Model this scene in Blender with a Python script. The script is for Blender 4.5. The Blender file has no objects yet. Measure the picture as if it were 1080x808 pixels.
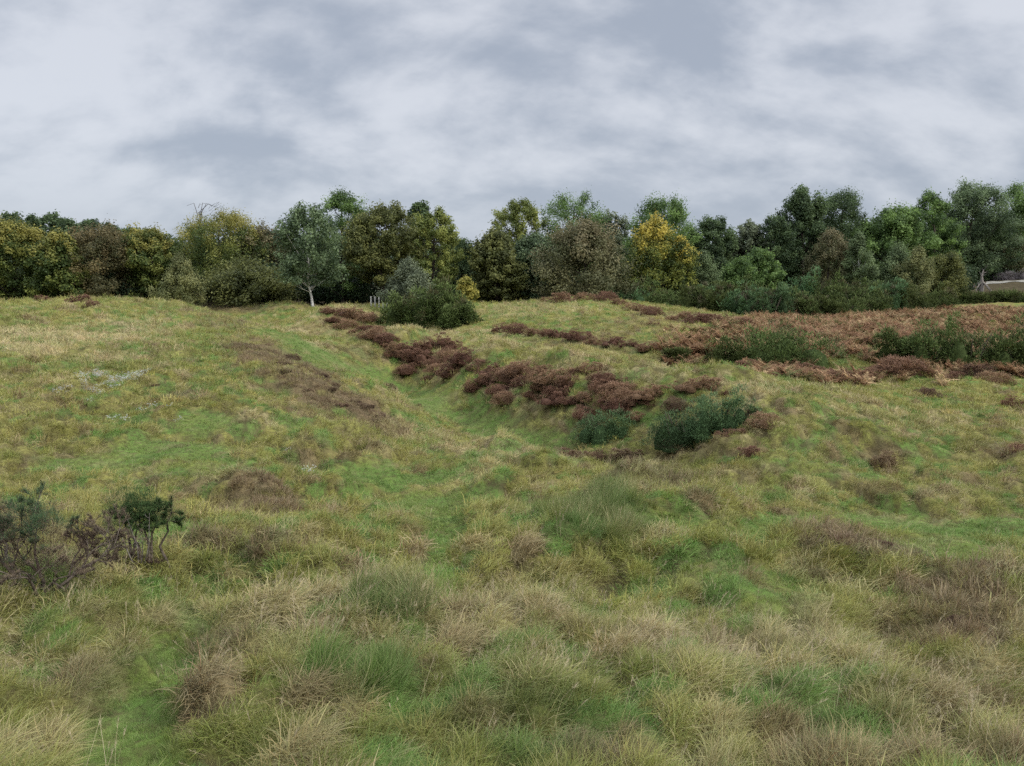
import bpy, math, random
import numpy as np

rng = np.random.default_rng(7)
random.seed(7)
SC = bpy.context.scene
COL = SC.collection
PI = math.pi

# ------------------------------------------------------------------ camera
F = 816.0                      # focal length in photo pixels (photo 1080 x 808)
HOR = 285.0
PITCH = math.atan((404 - HOR) / F)
cp, sp = math.cos(PITCH), math.sin(PITCH)
cam_d = bpy.data.cameras.new('camera')
cam = bpy.data.objects.new('camera', cam_d)
COL.objects.link(cam)
cam.location = (0, 0, 0)
cam.rotation_euler = (PI / 2 - PITCH, 0, 0)
cam_d.sensor_width = 36
cam_d.lens = 36 * F / 1080
cam_d.clip_start = 0.1
cam_d.clip_end = 8000
SC.camera = cam


def ray(px, py):
    u = (px - 540) / F
    v = (404 - py) / F
    d = np.array([u, cp + v * sp, -sp + v * cp])
    return d


def at(px, py, d):
    """point seen at a pixel, d metres ahead"""
    r = ray(px, py)
    return r * (d / r[1])


# ------------------------------------------------------------------ noise
def _hash(ix, iy, seed):
    h = (ix.astype(np.int64) * 374761393 + iy.astype(np.int64) * 668265263 + seed * 974634777) & 0xFFFFFFFF
    h = ((h ^ (h >> 13)) * 1274126177) & 0xFFFFFFFF
    h = h ^ (h >> 16)
    return (h & 0xFFFFFF) / float(0xFFFFFF)


def vnoise(x, y, seed=0):
    x = np.asarray(x, float); y = np.asarray(y, float)
    ix = np.floor(x); iy = np.floor(y)
    fx = x - ix; fy = y - iy
    fx = fx * fx * (3 - 2 * fx); fy = fy * fy * (3 - 2 * fy)
    a = _hash(ix, iy, seed); b = _hash(ix + 1, iy, seed)
    c = _hash(ix, iy + 1, seed); d = _hash(ix + 1, iy + 1, seed)
    return (a * (1 - fx) + b * fx) * (1 - fy) + (c * (1 - fx) + d * fx) * fy


def fbm(x, y, seed=0, octs=4, gain=.5):
    s = 0; a = 1; t = 0
    for k in range(octs):
        s = s + a * vnoise(x * 2 ** k + 17.3 * k, y * 2 ** k - 9.1 * k, seed + k)
        t += a; a *= gain
    return s / t


def worley(x, y, size, seed=0, jit=.85):
    """distance to the nearest jittered cell centre (in cells), its random number and the offset from it"""
    u = np.asarray(x, float) / size; v = np.asarray(y, float) / size
    iu = np.floor(u); iv = np.floor(v)
    bd = np.full(u.shape, 9.0); br = np.zeros(u.shape); bx = np.zeros(u.shape); by = np.zeros(u.shape)
    for a in (-1, 0, 1):
        for b in (-1, 0, 1):
            cx = iu + a; cy = iv + b
            px = cx + .5 + (_hash(cx, cy, seed) - .5) * jit; py = cy + .5 + (_hash(cx, cy, seed + 1) - .5) * jit
            d = np.hypot(u - px, v - py)
            k = d < bd
            bd = np.where(k, d, bd); br = np.where(k, _hash(cx, cy, seed + 2), br); bx = np.where(k, u - px, bx); by = np.where(k, v - py, by)
    return bd, br, bx, by


def sstep(a, b, x):
    t = np.clip((x - a) / (b - a), 0, 1)
    return t * t * (3 - 2 * t)


# ------------------------------------------------------------------ terrain
CP = [  # px, py, metres ahead
    (-150, 808, 4.5), (0, 808, 4.4), (130, 808, 4.5), (300, 808, 4.2), (540, 808, 4.2), (810, 808, 4.3), (1080, 808, 4.4), (1250, 808, 4.5),
    (0, 720, 5.7), (130, 720, 5.9), (330, 720, 5.3), (540, 720, 5.4), (810, 720, 5.6), (1080, 720, 5.7),
    (-100, 640, 7.7), (60, 640, 7.6), (180, 640, 8.0), (330, 640, 7.0), (540, 640, 7.5), (810, 640, 7.6), (1080, 640, 7.6), (1250, 640, 7.8),
    (-100, 580, 10.7), (60, 580, 10.5), (300, 580, 10.4), (480, 580, 11.0), (640, 580, 10.3), (860, 580, 10.6), (1080, 580, 11),
    (200, 540, 13.6), (480, 545, 14.2), (640, 540, 12.6), (740, 535, 13.6), (830, 548, 12.8), (900, 556, 12.8), (1080, 560, 13.2),
    (-100, 500, 17.5), (0, 500, 17.5), (150, 490, 18), (350, 497, 17.8), (500, 503, 18), (620, 505, 17.0), (760, 505, 18.6),
    (880, 545, 15.6), (1000, 540, 16), (1080, 545, 15.8), (1250, 545, 15.8), (800, 520, 17),
    (-100, 440, 22), (0, 440, 22), (0, 400, 27), (-100, 400, 27), (0, 360, 36), (0, 318, 52), (-100, 316, 52),
    (90, 314, 53), (150, 315, 54), (120, 340, 42), (200, 400, 27), (250, 450, 21.5), (290, 420, 24.5), (230, 350, 40), (350, 460, 21.5),
    (190, 319, 55), (230, 331, 50), (330, 363, 42.5), (330, 378, 36.5), (400, 405, 33.5), (400, 428, 28.5), (450, 470, 22), (520, 460, 24), (600, 486, 20.8),
    (280, 344, 77), (340, 370, 61), (420, 410, 43), (490, 440, 35), (560, 468, 29.5), (640, 481, 26.3), (700, 483, 24.6),
    (200, 322, 92), (240, 322, 87), (300, 321, 82), (350, 325, 70), (430, 345, 49), (520, 358, 41), (600, 370, 35), (680, 383, 31.5),
    (750, 395, 28.5), (830, 410, 26), (870, 430, 23.8), (900, 460, 22.7), (860, 500, 19.5), (1000, 500, 19.5), (1080, 500, 19.5),
    (1000, 450, 26), (1100, 450, 26), (1250, 450, 26), (960, 420, 31), (1080, 420, 31.5), (870, 398, 37), (1080, 402, 36), (1250, 400, 37),
    (530, 352, 56), (620, 364, 48), (700, 374, 43), (490, 322, 74), (560, 318, 78), (620, 314, 78), (700, 322, 70), (760, 336, 60), (850, 350, 54),
    (950, 350, 60), (1080, 350, 60), (1250, 350, 60), (850, 335, 75), (1000, 330, 80), (1080, 328, 82), (950, 318, 105), (1060, 303, 116), (1060, 295, 136), (1250, 295, 136), (960, 302, 140),
]
CX = [  # px direction, metres ahead, z (ground hidden behind the crests)
    (0, 72, -4.6), (100, 72, -4.7), (-100, 70, -4.6), (160, 70, -4.6), (0, 95, -4.2), (100, 95, -4.2), (200, 110, -3.9), (330, 95, -4.1), (-100, 95, -4.2),
    (600, 45, -5.4), (500, 53, -5.4), (430, 63, -5.4), (350, 88, -4.6), (750, 36, -5.2), (680, 41, -5.4), (500, 95, -4.6), (620, 95, -4.6), (700, 88, -4.6), (780, 80, -4.7),
    (0, 140, -3.6), (250, 140, -3.6), (500, 140, -3.8), (750, 130, -3.6), (900, 130, -3.4),
    (0, 220, -3.0), (300, 220, -3.2), (600, 220, -3.2), (900, 220, -2.5), (1200, 220, -2.3), (0, 500, -3), (540, 500, -3), (1080, 500, -3),
    (0, 3, -2.15), (540, 3, -2.1), (1080, 3, -2.15), (540, 1.5, -1.75), (0, 1.5, -1.8), (1080, 1.5, -1.8),
]
pts = [at(*c) for c in CP] + [np.array([(p - 540) / F * d, d, z]) for p, d, z in CX]
pts = np.array(pts)


def warp(x, y):
    a = np.clip(np.arctan2(x, y), -.85, .85)
    r = np.clip(np.hypot(x, y), 1.0, 700)
    return a * 1.6, np.log(r)


cu, cv = warp(pts[:, 0], pts[:, 1])


def tps(r2):
    return np.where(r2 > 1e-12, r2 * np.log(np.maximum(r2, 1e-12)), 0)


_n = len(pts)
_A = np.zeros((_n + 3, _n + 3))
_A[:_n, :_n] = tps((cu[:, None] - cu) ** 2 + (cv[:, None] - cv) ** 2) + np.eye(_n) * .0002
_P = np.c_[np.ones(_n), cu, cv]
_A[:_n, _n:] = _P; _A[_n:, :_n] = _P.T
_w = np.linalg.solve(_A, np.r_[pts[:, 2], 0, 0, 0])


def base_h(x, y):
    x = np.atleast_1d(np.asarray(x, float)).ravel(); y = np.atleast_1d(np.asarray(y, float)).ravel()
    out = np.empty(len(x))
    for i in range(0, len(x), 40000):
        u, v = warp(x[i:i + 40000], y[i:i + 40000])
        K = tps((u[:, None] - cu) ** 2 + (v[:, None] - cv) ** 2)
        out[i:i + 40000] = K @ _w[:_n] + _w[_n] + _w[_n + 1] * u + _w[_n + 2] * v
    return out



_rr = np.geomspace(2.0, 260, 900)


def hit(px, py):
    """world point of the ground seen at a pixel"""
    d = ray(px, py)
    P = d[None, :] * (_rr / d[1])[:, None]
    c = P[:, 2] - base_h(P[:, 0], P[:, 1])
    neg = np.where(c <= 0)[0]
    i = neg[0] if len(neg) else int(np.argmin(c[:820]))
    p = P[i].copy()
    p[2] = base_h(p[0], p[1])[0]
    return p


# painted patches: each one is stored as an ellipse on the ground
class Patch:
    def __init__(s, px, py, rx, ry, k=1.0, rough=1.1):
        s.rough = rough
        c = hit(px, py)
        a = hit(px + rx, py)[:2] - c[:2]
        lo = hit(px, py + ry)[:2] - c[:2]
        up = c[:2] - hit(px, py - ry)[:2]
        b = np.sign(1) * (lo if np.hypot(*lo) < np.hypot(*up) else up) * .4 + (lo if np.hypot(*lo) >= np.hypot(*up) else up) * .6
        if np.hypot(*lo) > 4 * np.hypot(*up): b = up * 1.3
        if np.hypot(*up) > 4 * np.hypot(*lo): b = lo * 1.3
        if abs(a[0]) < rx / F * c[1] * .3 or abs(a[1]) > 3 * abs(a[0]):
            a = np.array([rx / F * c[1], 0])
        s.c = c[:2]; s.M = np.linalg.pinv(np.c_[a, b]); s.k = k

    def w(s, x, y, nz):
        q = s.M @ np.stack([x - s.c[0], y - s.c[1]])
        r = np.hypot(q[0], q[1]) + (nz - .5) * s.rough
        return s.k * (1 - sstep(.6, 1.15, r))


PATCH = {
    'green': [  # short lush turf and paths
        (130, 790, 75, 55, .9), (150, 740, 45, 35, 1), (180, 690, 38, 26, .9), (205, 655, 30, 18, .6),
        (460, 590, 22, 28, .8), (470, 555, 26, 22, .8), (440, 530, 50, 12, .9), (400, 498, 70, 9, 1), (480, 522, 90, 9, .9), (560, 525, 60, 7, .7),
        (700, 545, 50, 8, .9), (820, 545, 60, 8, .8), (930, 548, 80, 11, 1), (1040, 550, 90, 13, 1), (1000, 570, 90, 10, .7),
        (180, 468, 70, 16, 1), (100, 482, 70, 10, .8), (215, 440, 40, 13, .9), (205, 490, 60, 10, .6),
        (330, 378, 35, 9, .6), (380, 395, 40, 10, .7), (440, 420, 45, 10, .8), (500, 442, 45, 9, .9), (560, 458, 50, 9, .8), (290, 350, 24, 6, .6),
        (280, 655, 0, 0, 0), (680, 440, 30, 14, .3), (880, 500, 90, 9, .4), (740, 600, 50, 15, .5), (830, 620, 45, 25, .5), (250, 590, 25, 8, .7),
    ],
    'straw': [
        (60, 355, 110, 12, 0.90), (130, 345, 60, 10, 0.80), (20, 365, 60, 12, 0.80), (115, 375, 50, 8, 0.50), (60, 490, 20, 5, 0.30),
        (370, 635, 110, 24, 0.55), (330, 680, 60, 24, 0.39), (520, 655, 110, 24, 0.35), (40, 640, 80, 24, 0.43), (100, 610, 70, 14, 0.39), (20, 700, 45, 30, 0.39), (700, 690, 150, 26, 0.43), (820, 710, 100, 30, 0.39),
        (760, 650, 120, 16, 0.31), (1000, 760, 90, 30, 0.39), (560, 600, 80, 16, 0.31), (230, 720, 30, 20, 0.47), (640, 490, 40, 8, 0.60), (560, 475, 60, 8, 0.50),
        (600, 380, 160, 8, 0.45), (470, 352, 120, 7, 0.50), (780, 405, 110, 6, 0.50), (560, 325, 70, 7, 0.40), (330, 350, 50, 5, 0.40), (960, 440, 120, 12, 0.30), (300, 440, 60, 8, 0.20), (560, 700, 80, 30, 0.31), (1040, 700, 60, 20, 0.31),
        (430, 450, 60, 7, 0.50), (500, 465, 60, 6, 0.50), (350, 420, 20, 6, 0.30),
    ],
    'brown': [  # old heather and dead growth in the turf
        (270, 520, 60, 18, .8), (230, 580, 30, 10, .7), (290, 580, 30, 9, .6), (330, 400, 52, 20, .95), (280, 372, 40, 14, .9), (370, 425, 40, 14, 1), (400, 440, 26, 9, .7),
        (900, 570, 60, 14, .8), (1010, 610, 70, 20, .7), (1030, 650, 60, 16, .8), (960, 635, 50, 12, .5), (250, 690, 30, 18, .6), (210, 575, 30, 8, .6),
        (790, 670, 50, 10, .4), (60, 710, 20, 12, .8), (30, 770, 25, 20, .9), (650, 790, 60, 18, .6), (1060, 475, 30, 8, .7), (930, 475, 30, 7, .7), (380, 370, 40, 10, .5), (340, 345, 50, 7, .5), (230, 335, 40, 7, .4),
        (720, 480, 60, 8, .5), (590, 440, 60, 10, .3), (250, 325, 50, 3, .7), (340, 480, 40, 6, .3), (690, 505, 40, 8, .5), (590, 470, 20, 6, .5), (165, 390, 14, 5, .5), (190, 415, 16, 7, .6), (180, 462, 20, 6, .6), (440, 690, 40, 14, .4), (860, 790, 60, 18, .4), (1010, 550, 0, 0, 0),
        (620, 362, 90, 8, .6), (700, 335, 60, 8, .5),
    ],
    'rush': [  # tall dark green rushy grass
        (625, 540, 70, 24, 1), (420, 635, 50, 12, .8), (380, 700, 60, 26, .6), (530, 740, 90, 26, .5), (200, 650, 40, 14, .5), (140, 700, 30, 12, .5), (850, 600, 40, 14, .4), (560, 790, 80, 14, .5), (200, 500, 60, 8, .3), (690, 505, 50, 8, .4),
    ],
}
PATCH['straw'] += [(a, b, 26, 4, .8) for a, b in ((300, 348), (330, 362), (365, 384), (400, 403), (440, 425), (480, 444), (520, 458), (570, 474))]
PATCH['straw'] += [(a, b, 42, 4, .8) for a, b in ((350, 325), (430, 346), (480, 352), (530, 359), (590, 368), (640, 377), (700, 388), (760, 398), (820, 408))]
PATCH['brown'] += [(a, b, 30, 9, .55) for a, b in ((350, 339), (390, 354), (430, 374), (470, 394), (520, 412), (570, 427), (620, 438))]
PATCH['green'] += [(a, b, 26, 6, 1) for a, b in ((320, 362), (345, 373), (375, 390), (410, 405), (445, 422), (480, 437), (515, 452), (550, 464), (590, 474))]
PATCH = {k: [Patch(*p, rough={'green': .6, 'brown': 2.1}.get(k, 1.0)) for p in v if p[2] > 0] for k, v in PATCH.items()}


def weights(x, y):
    nz = fbm(x * .9, y * .9, 31, 3)
    nz2 = fbm(x * 2.6, y * 2.6, 77, 3)
    n = nz * .6 + nz2 * .4
    o = {}
    for k, L in PATCH.items():
        w = np.zeros(len(x))
        for p in L:
            w = np.maximum(w, p.w(x, y, n))
        o[k] = w
    return o


def cells(x, y):
    wx = x + (vnoise(x * 2.1, y * 2.1, 301) - .5) * .35; wy = y + (vnoise(x * 2.1, y * 2.1, 302) - .5) * .35
    return worley(wx, wy, .42, 40)


def hummock(x, y):
    r = np.hypot(x, y)
    big = (fbm(x * .33, y * .33, 5, 2) - .5) * .50
    a = vnoise(x * .95, y * .95, 11)
    d, rn, _, _ = cells(x, y)
    dome = np.clip(1 - (d / .72) ** 2, 0, 1)
    d2, r2, _, _ = worley(x + (vnoise(x * .9, y * .9, 311) - .5) * .8, y + (vnoise(x * .9, y * .9, 312) - .5) * .8, 1.7, 44)
    lump = np.clip(1 - (d2 / .62) ** 2, 0, 1) * np.clip(r2 * 1.8 - .5, 0, 1)
    far = sstep(90, 160, r)
    return (big * (1 - .5 * sstep(22, 50, r)) + (a - .5) * .30 * (1 - .4 * sstep(22, 50, r)) + (lump - .2) * .42 * sstep(4, 9, r) * (1 - .75 * sstep(20, 42, r)) + (dome - .45) * (.09 + .14 * rn)) * (1 - far), dome


def ground_h(x, y, W=None):
    h = base_h(x, y)
    hm, _ = hummock(np.asarray(x), np.asarray(y))
    if W is None:
        W = weights(np.asarray(x), np.asarray(y))
    hm = hm * (1 - .65 * W['green'])
    return h + hm - .13 - .06 * W['green'] + .10 * W['rush'] + .06 * W['brown']


# grass colours (albedo)
C_OLIVE = np.array([.215, .232, .056]); C_LIME = np.array([.300, .288, .075]); C_GREEN = np.array([.138, .230, .050])
C_STRAW = np.array([.56, .46, .25]); C_BROWN = np.array([.215, .145, .085]); C_RUSH = np.array([.105, .165, .045]); C_GOLD = np.array([.355, .330, .10])


def ground_col(x, y, W, g=None):
    n1 = fbm(x * .20, y * .20, 51, 3)[:, None]
    n2 = fbm(x * .8, y * .8, 61, 3)[:, None]
    _, rn, _, _ = cells(x, y)
    # every tussock is a plant of its own: lime, olive, green, gold, straw or withered
    q = np.clip(rn[:, None] + (n2 - .5) * .9, 0, 1)
    st = W['straw'][:, None]; br = W['brown'][:, None]; gr = W['green'][:, None]; ru = W['rush'][:, None]
    c = C_OLIVE + (C_LIME - C_OLIVE) * sstep(.35, .62, n1)
    c = c + (C_GREEN * 1.15 - c) * sstep(.34, .22, q)
    c = c + (C_GOLD - c) * sstep(.60, .72, q) * .6
    c = c + (C_STRAW * .85 - c) * sstep(.88, .95, q + .16 * st) * .55
    c = c + (C_BROWN - c) * sstep(.91, .94, rn[:, None]) * .6
    n4 = vnoise(x * 5.5, y * 5.5, 83)[:, None]; c = c * (.70 + .55 * n4)
    sw = st * (.18 + .62 * sstep(.35, .62, q)); c = c * (1 - sw) + C_STRAW * sw
    bb = br * (.35 + .6 * sstep(.75, .45, q)); c = c * (1 - bb) + C_BROWN * (.75 + .7 * n2) * bb
    c = c * (1 - ru * .75) + C_RUSH * ru * .75
    c = c * (1 - gr * .88) + C_GREEN * (.8 + .45 * n2) * gr * .88
    return c


# ------------------------------------------------------------------ helpers
def mat(name):
    m = bpy.data.materials.new(name)
    m.use_nodes = True
    nt = m.node_tree
    nt.nodes.clear()
    return m, nt, nt.nodes, nt.links


def tag(o, label=None, cat=None, group=None, kind=None):
    if label: o['label'] = label
    if cat: o['category'] = cat
    if group: o['group'] = group
    if kind: o['kind'] = kind
    return o


def np_mesh(name, V, Fc, attrs=None, smooth=False):
    """V Nx3, Fc Mx3 or Mx4"""
    V = np.ascontiguousarray(V, dtype=np.float32)
    Fc = np.ascontiguousarray(Fc, dtype=np.int32)
    me = bpy.data.meshes.new(name)
    me.vertices.add(len(V)); me.vertices.foreach_set('co', V.ravel())
    k = Fc.shape[1] if Fc.size else 4
    me.loops.add(Fc.size); me.loops.foreach_set('vertex_index', Fc.ravel())
    me.polygons.add(len(Fc))
    me.polygons.foreach_set('loop_start', np.arange(0, Fc.size, k, dtype=np.int32))
    me.polygons.foreach_set('loop_total', np.full(len(Fc), k, dtype=np.int32))
    if smooth:
        me.polygons.foreach_set('use_smooth', np.ones(len(Fc), dtype=bool))
    for an, (typ, dom, data) in (attrs or {}).items():
        a = me.attributes.new(an, typ, dom)
        key = {'FLOAT': 'value', 'FLOAT_VECTOR': 'vector', 'FLOAT_COLOR': 'color', 'INT': 'value'}[typ]
        a.data.foreach_set(key, np.ascontiguousarray(data, dtype=np.int32 if typ == 'INT' else np.float32).ravel())
    me.update(calc_edges=True)
    return me


def link(name, me, m=None, parent=None, loc=None):
    o = bpy.data.objects.new(name, me)
    COL.objects.link(o)
    if m is not None: me.materials.append(m)
    if parent is not None: o.parent = parent
    if loc is not None: o.location = loc
    return o


def empty(name, loc):
    o = bpy.data.objects.new(name, None)
    o.empty_display_size = .3
    COL.objects.link(o); o.location = [float(v) for v in loc]
    return o


class Tubes:
    def __init__(s): s.V = []; s.F = []; s.n = 0

    def add(s, P, R, sides=6):
        P = np.asarray(P, float); R = np.asarray(R, float)
        T = np.gradient(P, axis=0); T /= np.linalg.norm(T, axis=1)[:, None] + 1e-9
        up = np.array([0.13, .21, 1.0]); up = np.where(np.abs(T[:, 2:3]) > .9, np.array([[1.0, .1, 0]]), up[None, :])
        A = np.cross(T, up); A /= np.linalg.norm(A, axis=1)[:, None] + 1e-9
        A[1:] = np.where((np.sum(A[1:] * A[:-1], 1) < 0)[:, None], -A[1:], A[1:])
        B = np.cross(T, A)
        an = np.arange(sides) / sides * 2 * PI
        ring = (A[:, None, :] * np.cos(an)[None, :, None] + B[:, None, :] * np.sin(an)[None, :, None]) * R[:, None, None] + P[:, None, :]
        s.V.append(ring.reshape(-1, 3))
        k = len(P)
        i = np.arange(k - 1)[:, None] * sides; j = np.arange(sides)[None, :]
        a = i + j; b = i + (j + 1) % sides
        s.F.append(np.stack([a, b, b + sides, a + sides], -1).reshape(-1, 4) + s.n)
        s.n += k * sides

    def mesh(s, name):
        return np_mesh(name, np.concatenate(s.V), np.concatenate(s.F), smooth=True)


def blades(P, az, L, lean, curl, W, rnd, nseg=3, twist=0.0, taper=.12):
    """curved tapering strips rooted at P"""
    n = len(P)
    az = np.broadcast_to(az, n); L = np.broadcast_to(L, n); W = np.broadcast_to(W, n)
    d = np.stack([np.cos(az), np.sin(az), np.zeros(n)], 1)
    sa = az + PI / 2 + twist
    side = np.stack([np.cos(sa), np.sin(sa), np.zeros(n)], 1)
    pos = P.copy()
    rows = []
    th = np.broadcast_to(lean, n).copy()
    for k in range(nseg + 1):
        t = k / nseg
        w = W * ((1 - t) * (1 - taper) + taper) * (.75 if k == 0 else 1)
        rows.append(np.stack([pos - side * w[:, None] / 2, pos + side * w[:, None] / 2], 1))
        step = (L / nseg)[:, None]
        pos = pos + step * (d * np.sin(th)[:, None] + np.array([0, 0, 1]) * np.cos(th)[:, None])
        th = th + curl / nseg
    V = np.stack(rows, 1).reshape(n, -1, 3)        # n, (nseg+1)*2, 3
    b = (np.arange(n) * (nseg + 1) * 2)[:, None]
    Fs = []
    for k in range(nseg):
        a = b + 2 * k
        Fs.append(np.concatenate([a, a + 1, a + 3, a + 2], 1))
    Fc = np.stack(Fs, 1).reshape(-1, 4)
    t = np.repeat(np.arange(nseg + 1) / nseg, 2)[None, :].repeat(n, 0)
    r = np.repeat(rnd[:, None], (nseg + 1) * 2, 1)
    return V.reshape(-1, 3), Fc, t.ravel(), r.ravel()


def merge(parts):
    V = []; Fc = []; T = []; R = []; n = 0
    for v, f, t, r in parts:
        V.append(v); Fc.append(f + n); T.append(t); R.append(r); n += len(v)
    return np.concatenate(V), np.concatenate(Fc), np.concatenate(T), np.concatenate(R)


# ------------------------------------------------------------------ materials
def N(nodes, typ, **kw):
    n = nodes.new(typ)
    for k, v in kw.items(): setattr(n, k, v)
    return n


def mixc(nodes, links, f, a, b, bt='MIX'):
    m = N(nodes, 'ShaderNodeMix', data_type='RGBA', blend_type=bt)
    for i, v in ((0, f), (6, a), (7, b)):
        if hasattr(v, 'is_output'): links.new(v, m.inputs[i])
        elif isinstance(v, (int, float)): m.inputs[i].default_value = v
        else: m.inputs[i].default_value = (*v, 1) if len(v) == 3 else v
    return m.outputs[2]


def leafy_out(nodes, links, color, trans=.35, rough=.7, spec=.2):
    out = N(nodes, 'ShaderNodeOutputMaterial')
    p = N(nodes, 'ShaderNodeBsdfPrincipled')
    p.inputs['Roughness'].default_value = rough
    p.inputs['Specular IOR Level'].default_value = spec
    links.new(color, p.inputs['Base Color'])
    t = N(nodes, 'ShaderNodeBsdfTranslucent'); links.new(color, t.inputs['Color'])
    m = N(nodes, 'ShaderNodeMixShader'); m.inputs[0].default_value = trans
    links.new(p.outputs[0], m.inputs[1]); links.new(t.outputs[0], m.inputs[2])
    links.new(m.outputs[0], out.inputs[0])


def math_n(nodes, links, op, a, b=None, clamp=False):
    m = N(nodes, 'ShaderNodeMath', operation=op, use_clamp=clamp)
    for i, v in enumerate((a, b)):
        if v is None: continue
        if hasattr(v, 'is_output'): links.new(v, m.inputs[i])
        else: m.inputs[i].default_value = v
    return m.outputs[0]


def maprange(nodes, links, v, a, b, c, d, smooth=True):
    m = N(nodes, 'ShaderNodeMapRange', interpolation_type='SMOOTHSTEP' if smooth else 'LINEAR')
    links.new(v, m.inputs[0])
    for i, q in enumerate((a, b, c, d)): m.inputs[i + 1].default_value = q
    return m.outputs[0]


def grass_material():
    m, nt, n, l = mat('grass_blades')
    ic = N(n, 'ShaderNodeAttribute', attribute_type='INSTANCER', attribute_name='ic')
    r = N(n, 'ShaderNodeAttribute', attribute_type='GEOMETRY', attribute_name='rnd')
    t = N(n, 'ShaderNodeAttribute', attribute_type='GEOMETRY', attribute_name='tt')
    # every blade is greener or drier than its neighbours; tips dry first
    dry = math_n(n, l, 'ADD', math_n(n, l, 'MULTIPLY', r.outputs['Fac'], .75), math_n(n, l, 'MULTIPLY', t.outputs['Fac'], .35))
    f = maprange(n, l, dry, .62, 1.10, 0, .32)
    c = mixc(n, l, f, ic.outputs['Color'], (.52, .45, .25))
    f2 = maprange(n, l, r.outputs['Fac'], .0, .35, .40, 0)
    c = mixc(n, l, f2, c, (.055, .085, .022))
    leafy_out(n, l, c, .30, .6, .25)
    return m


def leaf_material(name, A, B, top=None, trans=.3, dead=None, spec=.25):
    """A, B: two leaf colours mixed clump by clump; top: colour of the leaves turned by autumn near the crown's top"""
    m, nt, n, l = mat(name)
    r = N(n, 'ShaderNodeAttribute', attribute_type='GEOMETRY', attribute_name='rnd')
    k = N(n, 'ShaderNodeAttribute', attribute_type='GEOMETRY', attribute_name='clump')
    t = N(n, 'ShaderNodeAttribute', attribute_type='GEOMETRY', attribute_name='tt')
    f = maprange(n, l, math_n(n, l, 'ADD', math_n(n, l, 'MULTIPLY', k.outputs['Fac'], .65), math_n(n, l, 'MULTIPLY', r.outputs['Fac'], .35)), .25, .8, 0, 1)
    c = mixc(n, l, f, A, B)
    if top:
        s = math_n(n, l, 'ADD', math_n(n, l, 'MULTIPLY', t.outputs['Fac'], .8), math_n(n, l, 'MULTIPLY', k.outputs['Fac'], .5))
        f = maprange(n, l, s, .72, 1.12, 0, 1)
        c = mixc(n, l, f, c, top)
    v = maprange(n, l, math_n(n, l, 'ADD', math_n(n, l, 'MULTIPLY', r.outputs['Fac'], .3), math_n(n, l, 'MULTIPLY', k.outputs['Fac'], .7)), 0, 1, .70, 1.55, False)
    hsv = N(n, 'ShaderNodeHueSaturation'); l.new(c, hsv.inputs['Color']); l.new(v, hsv.inputs['Value'])
    leafy_out(n, l, hsv.outputs[0], .42, .6, spec)
    return m


def bark_material(name, A, B, scale=3):
    m, nt, n, l = mat(name)
    tc = N(n, 'ShaderNodeTexCoord')
    nz = N(n, 'ShaderNodeTexNoise'); nz.inputs['Scale'].default_value = scale; nz.inputs['Detail'].default_value = 6
    l.new(tc.outputs['Object'], nz.inputs['Vector'])
    c = mixc(n, l, maprange(n, l, nz.outputs[0], .35, .65, 0, 1), A, B)
    out = N(n, 'ShaderNodeOutputMaterial'); p = N(n, 'ShaderNodeBsdfPrincipled')
    p.inputs['Roughness'].default_value = .9; p.inputs['Specular IOR Level'].default_value = .2
    b = N(n, 'ShaderNodeBump'); b.inputs['Strength'].default_value = .5; b.inputs['Distance'].default_value = .03
    l.new(nz.outputs[0], b.inputs['Height']); l.new(b.outputs[0], p.inputs['Normal'])
    l.new(c, p.inputs['Base Color']); l.new(p.outputs[0], out.inputs[0])
    return m


def ground_material():
    m, nt, n, l = mat('turf')
    a = N(n, 'ShaderNodeAttribute', attribute_type='GEOMETRY', attribute_name='gc')
    tc = N(n, 'ShaderNodeTexCoord')
    nz = N(n, 'ShaderNodeTexNoise'); nz.inputs['Scale'].default_value = 9; nz.inputs['Detail'].default_value = 8; nz.inputs['Roughness'].default_value = .7
    l.new(tc.outputs['Object'], nz.inputs['Vector'])
    nb = N(n, 'ShaderNodeTexNoise'); nb.inputs['Scale'].default_value = 1.7; nb.inputs['Detail'].default_value = 6
    l.new(tc.outputs['Object'], nb.inputs['Vector'])
    c = mixc(n, l, maprange(n, l, nz.outputs[0], .35, .68, 0, .8), a.outputs['Color'], (.075, .060, .030))
    c = mixc(n, l, maprange(n, l, nb.outputs[0], .5, .7, 0, .3), c, (.24, .20, .10))
    out = N(n, 'ShaderNodeOutputMaterial'); p = N(n, 'ShaderNodeBsdfPrincipled')
    p.inputs['Roughness'].default_value = 1; p.inputs['Specular IOR Level'].default_value = .05
    b = N(n, 'ShaderNodeBump'); b.inputs['Strength'].default_value = .8; b.inputs['Distance'].default_value = .06
    l.new(nz.outputs[0], b.inputs['Height']); l.new(b.outputs[0], p.inputs['Normal'])
    l.new(c, p.inputs['Base Color']); l.new(p.outputs[0], out.inputs[0])
    return m


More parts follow.
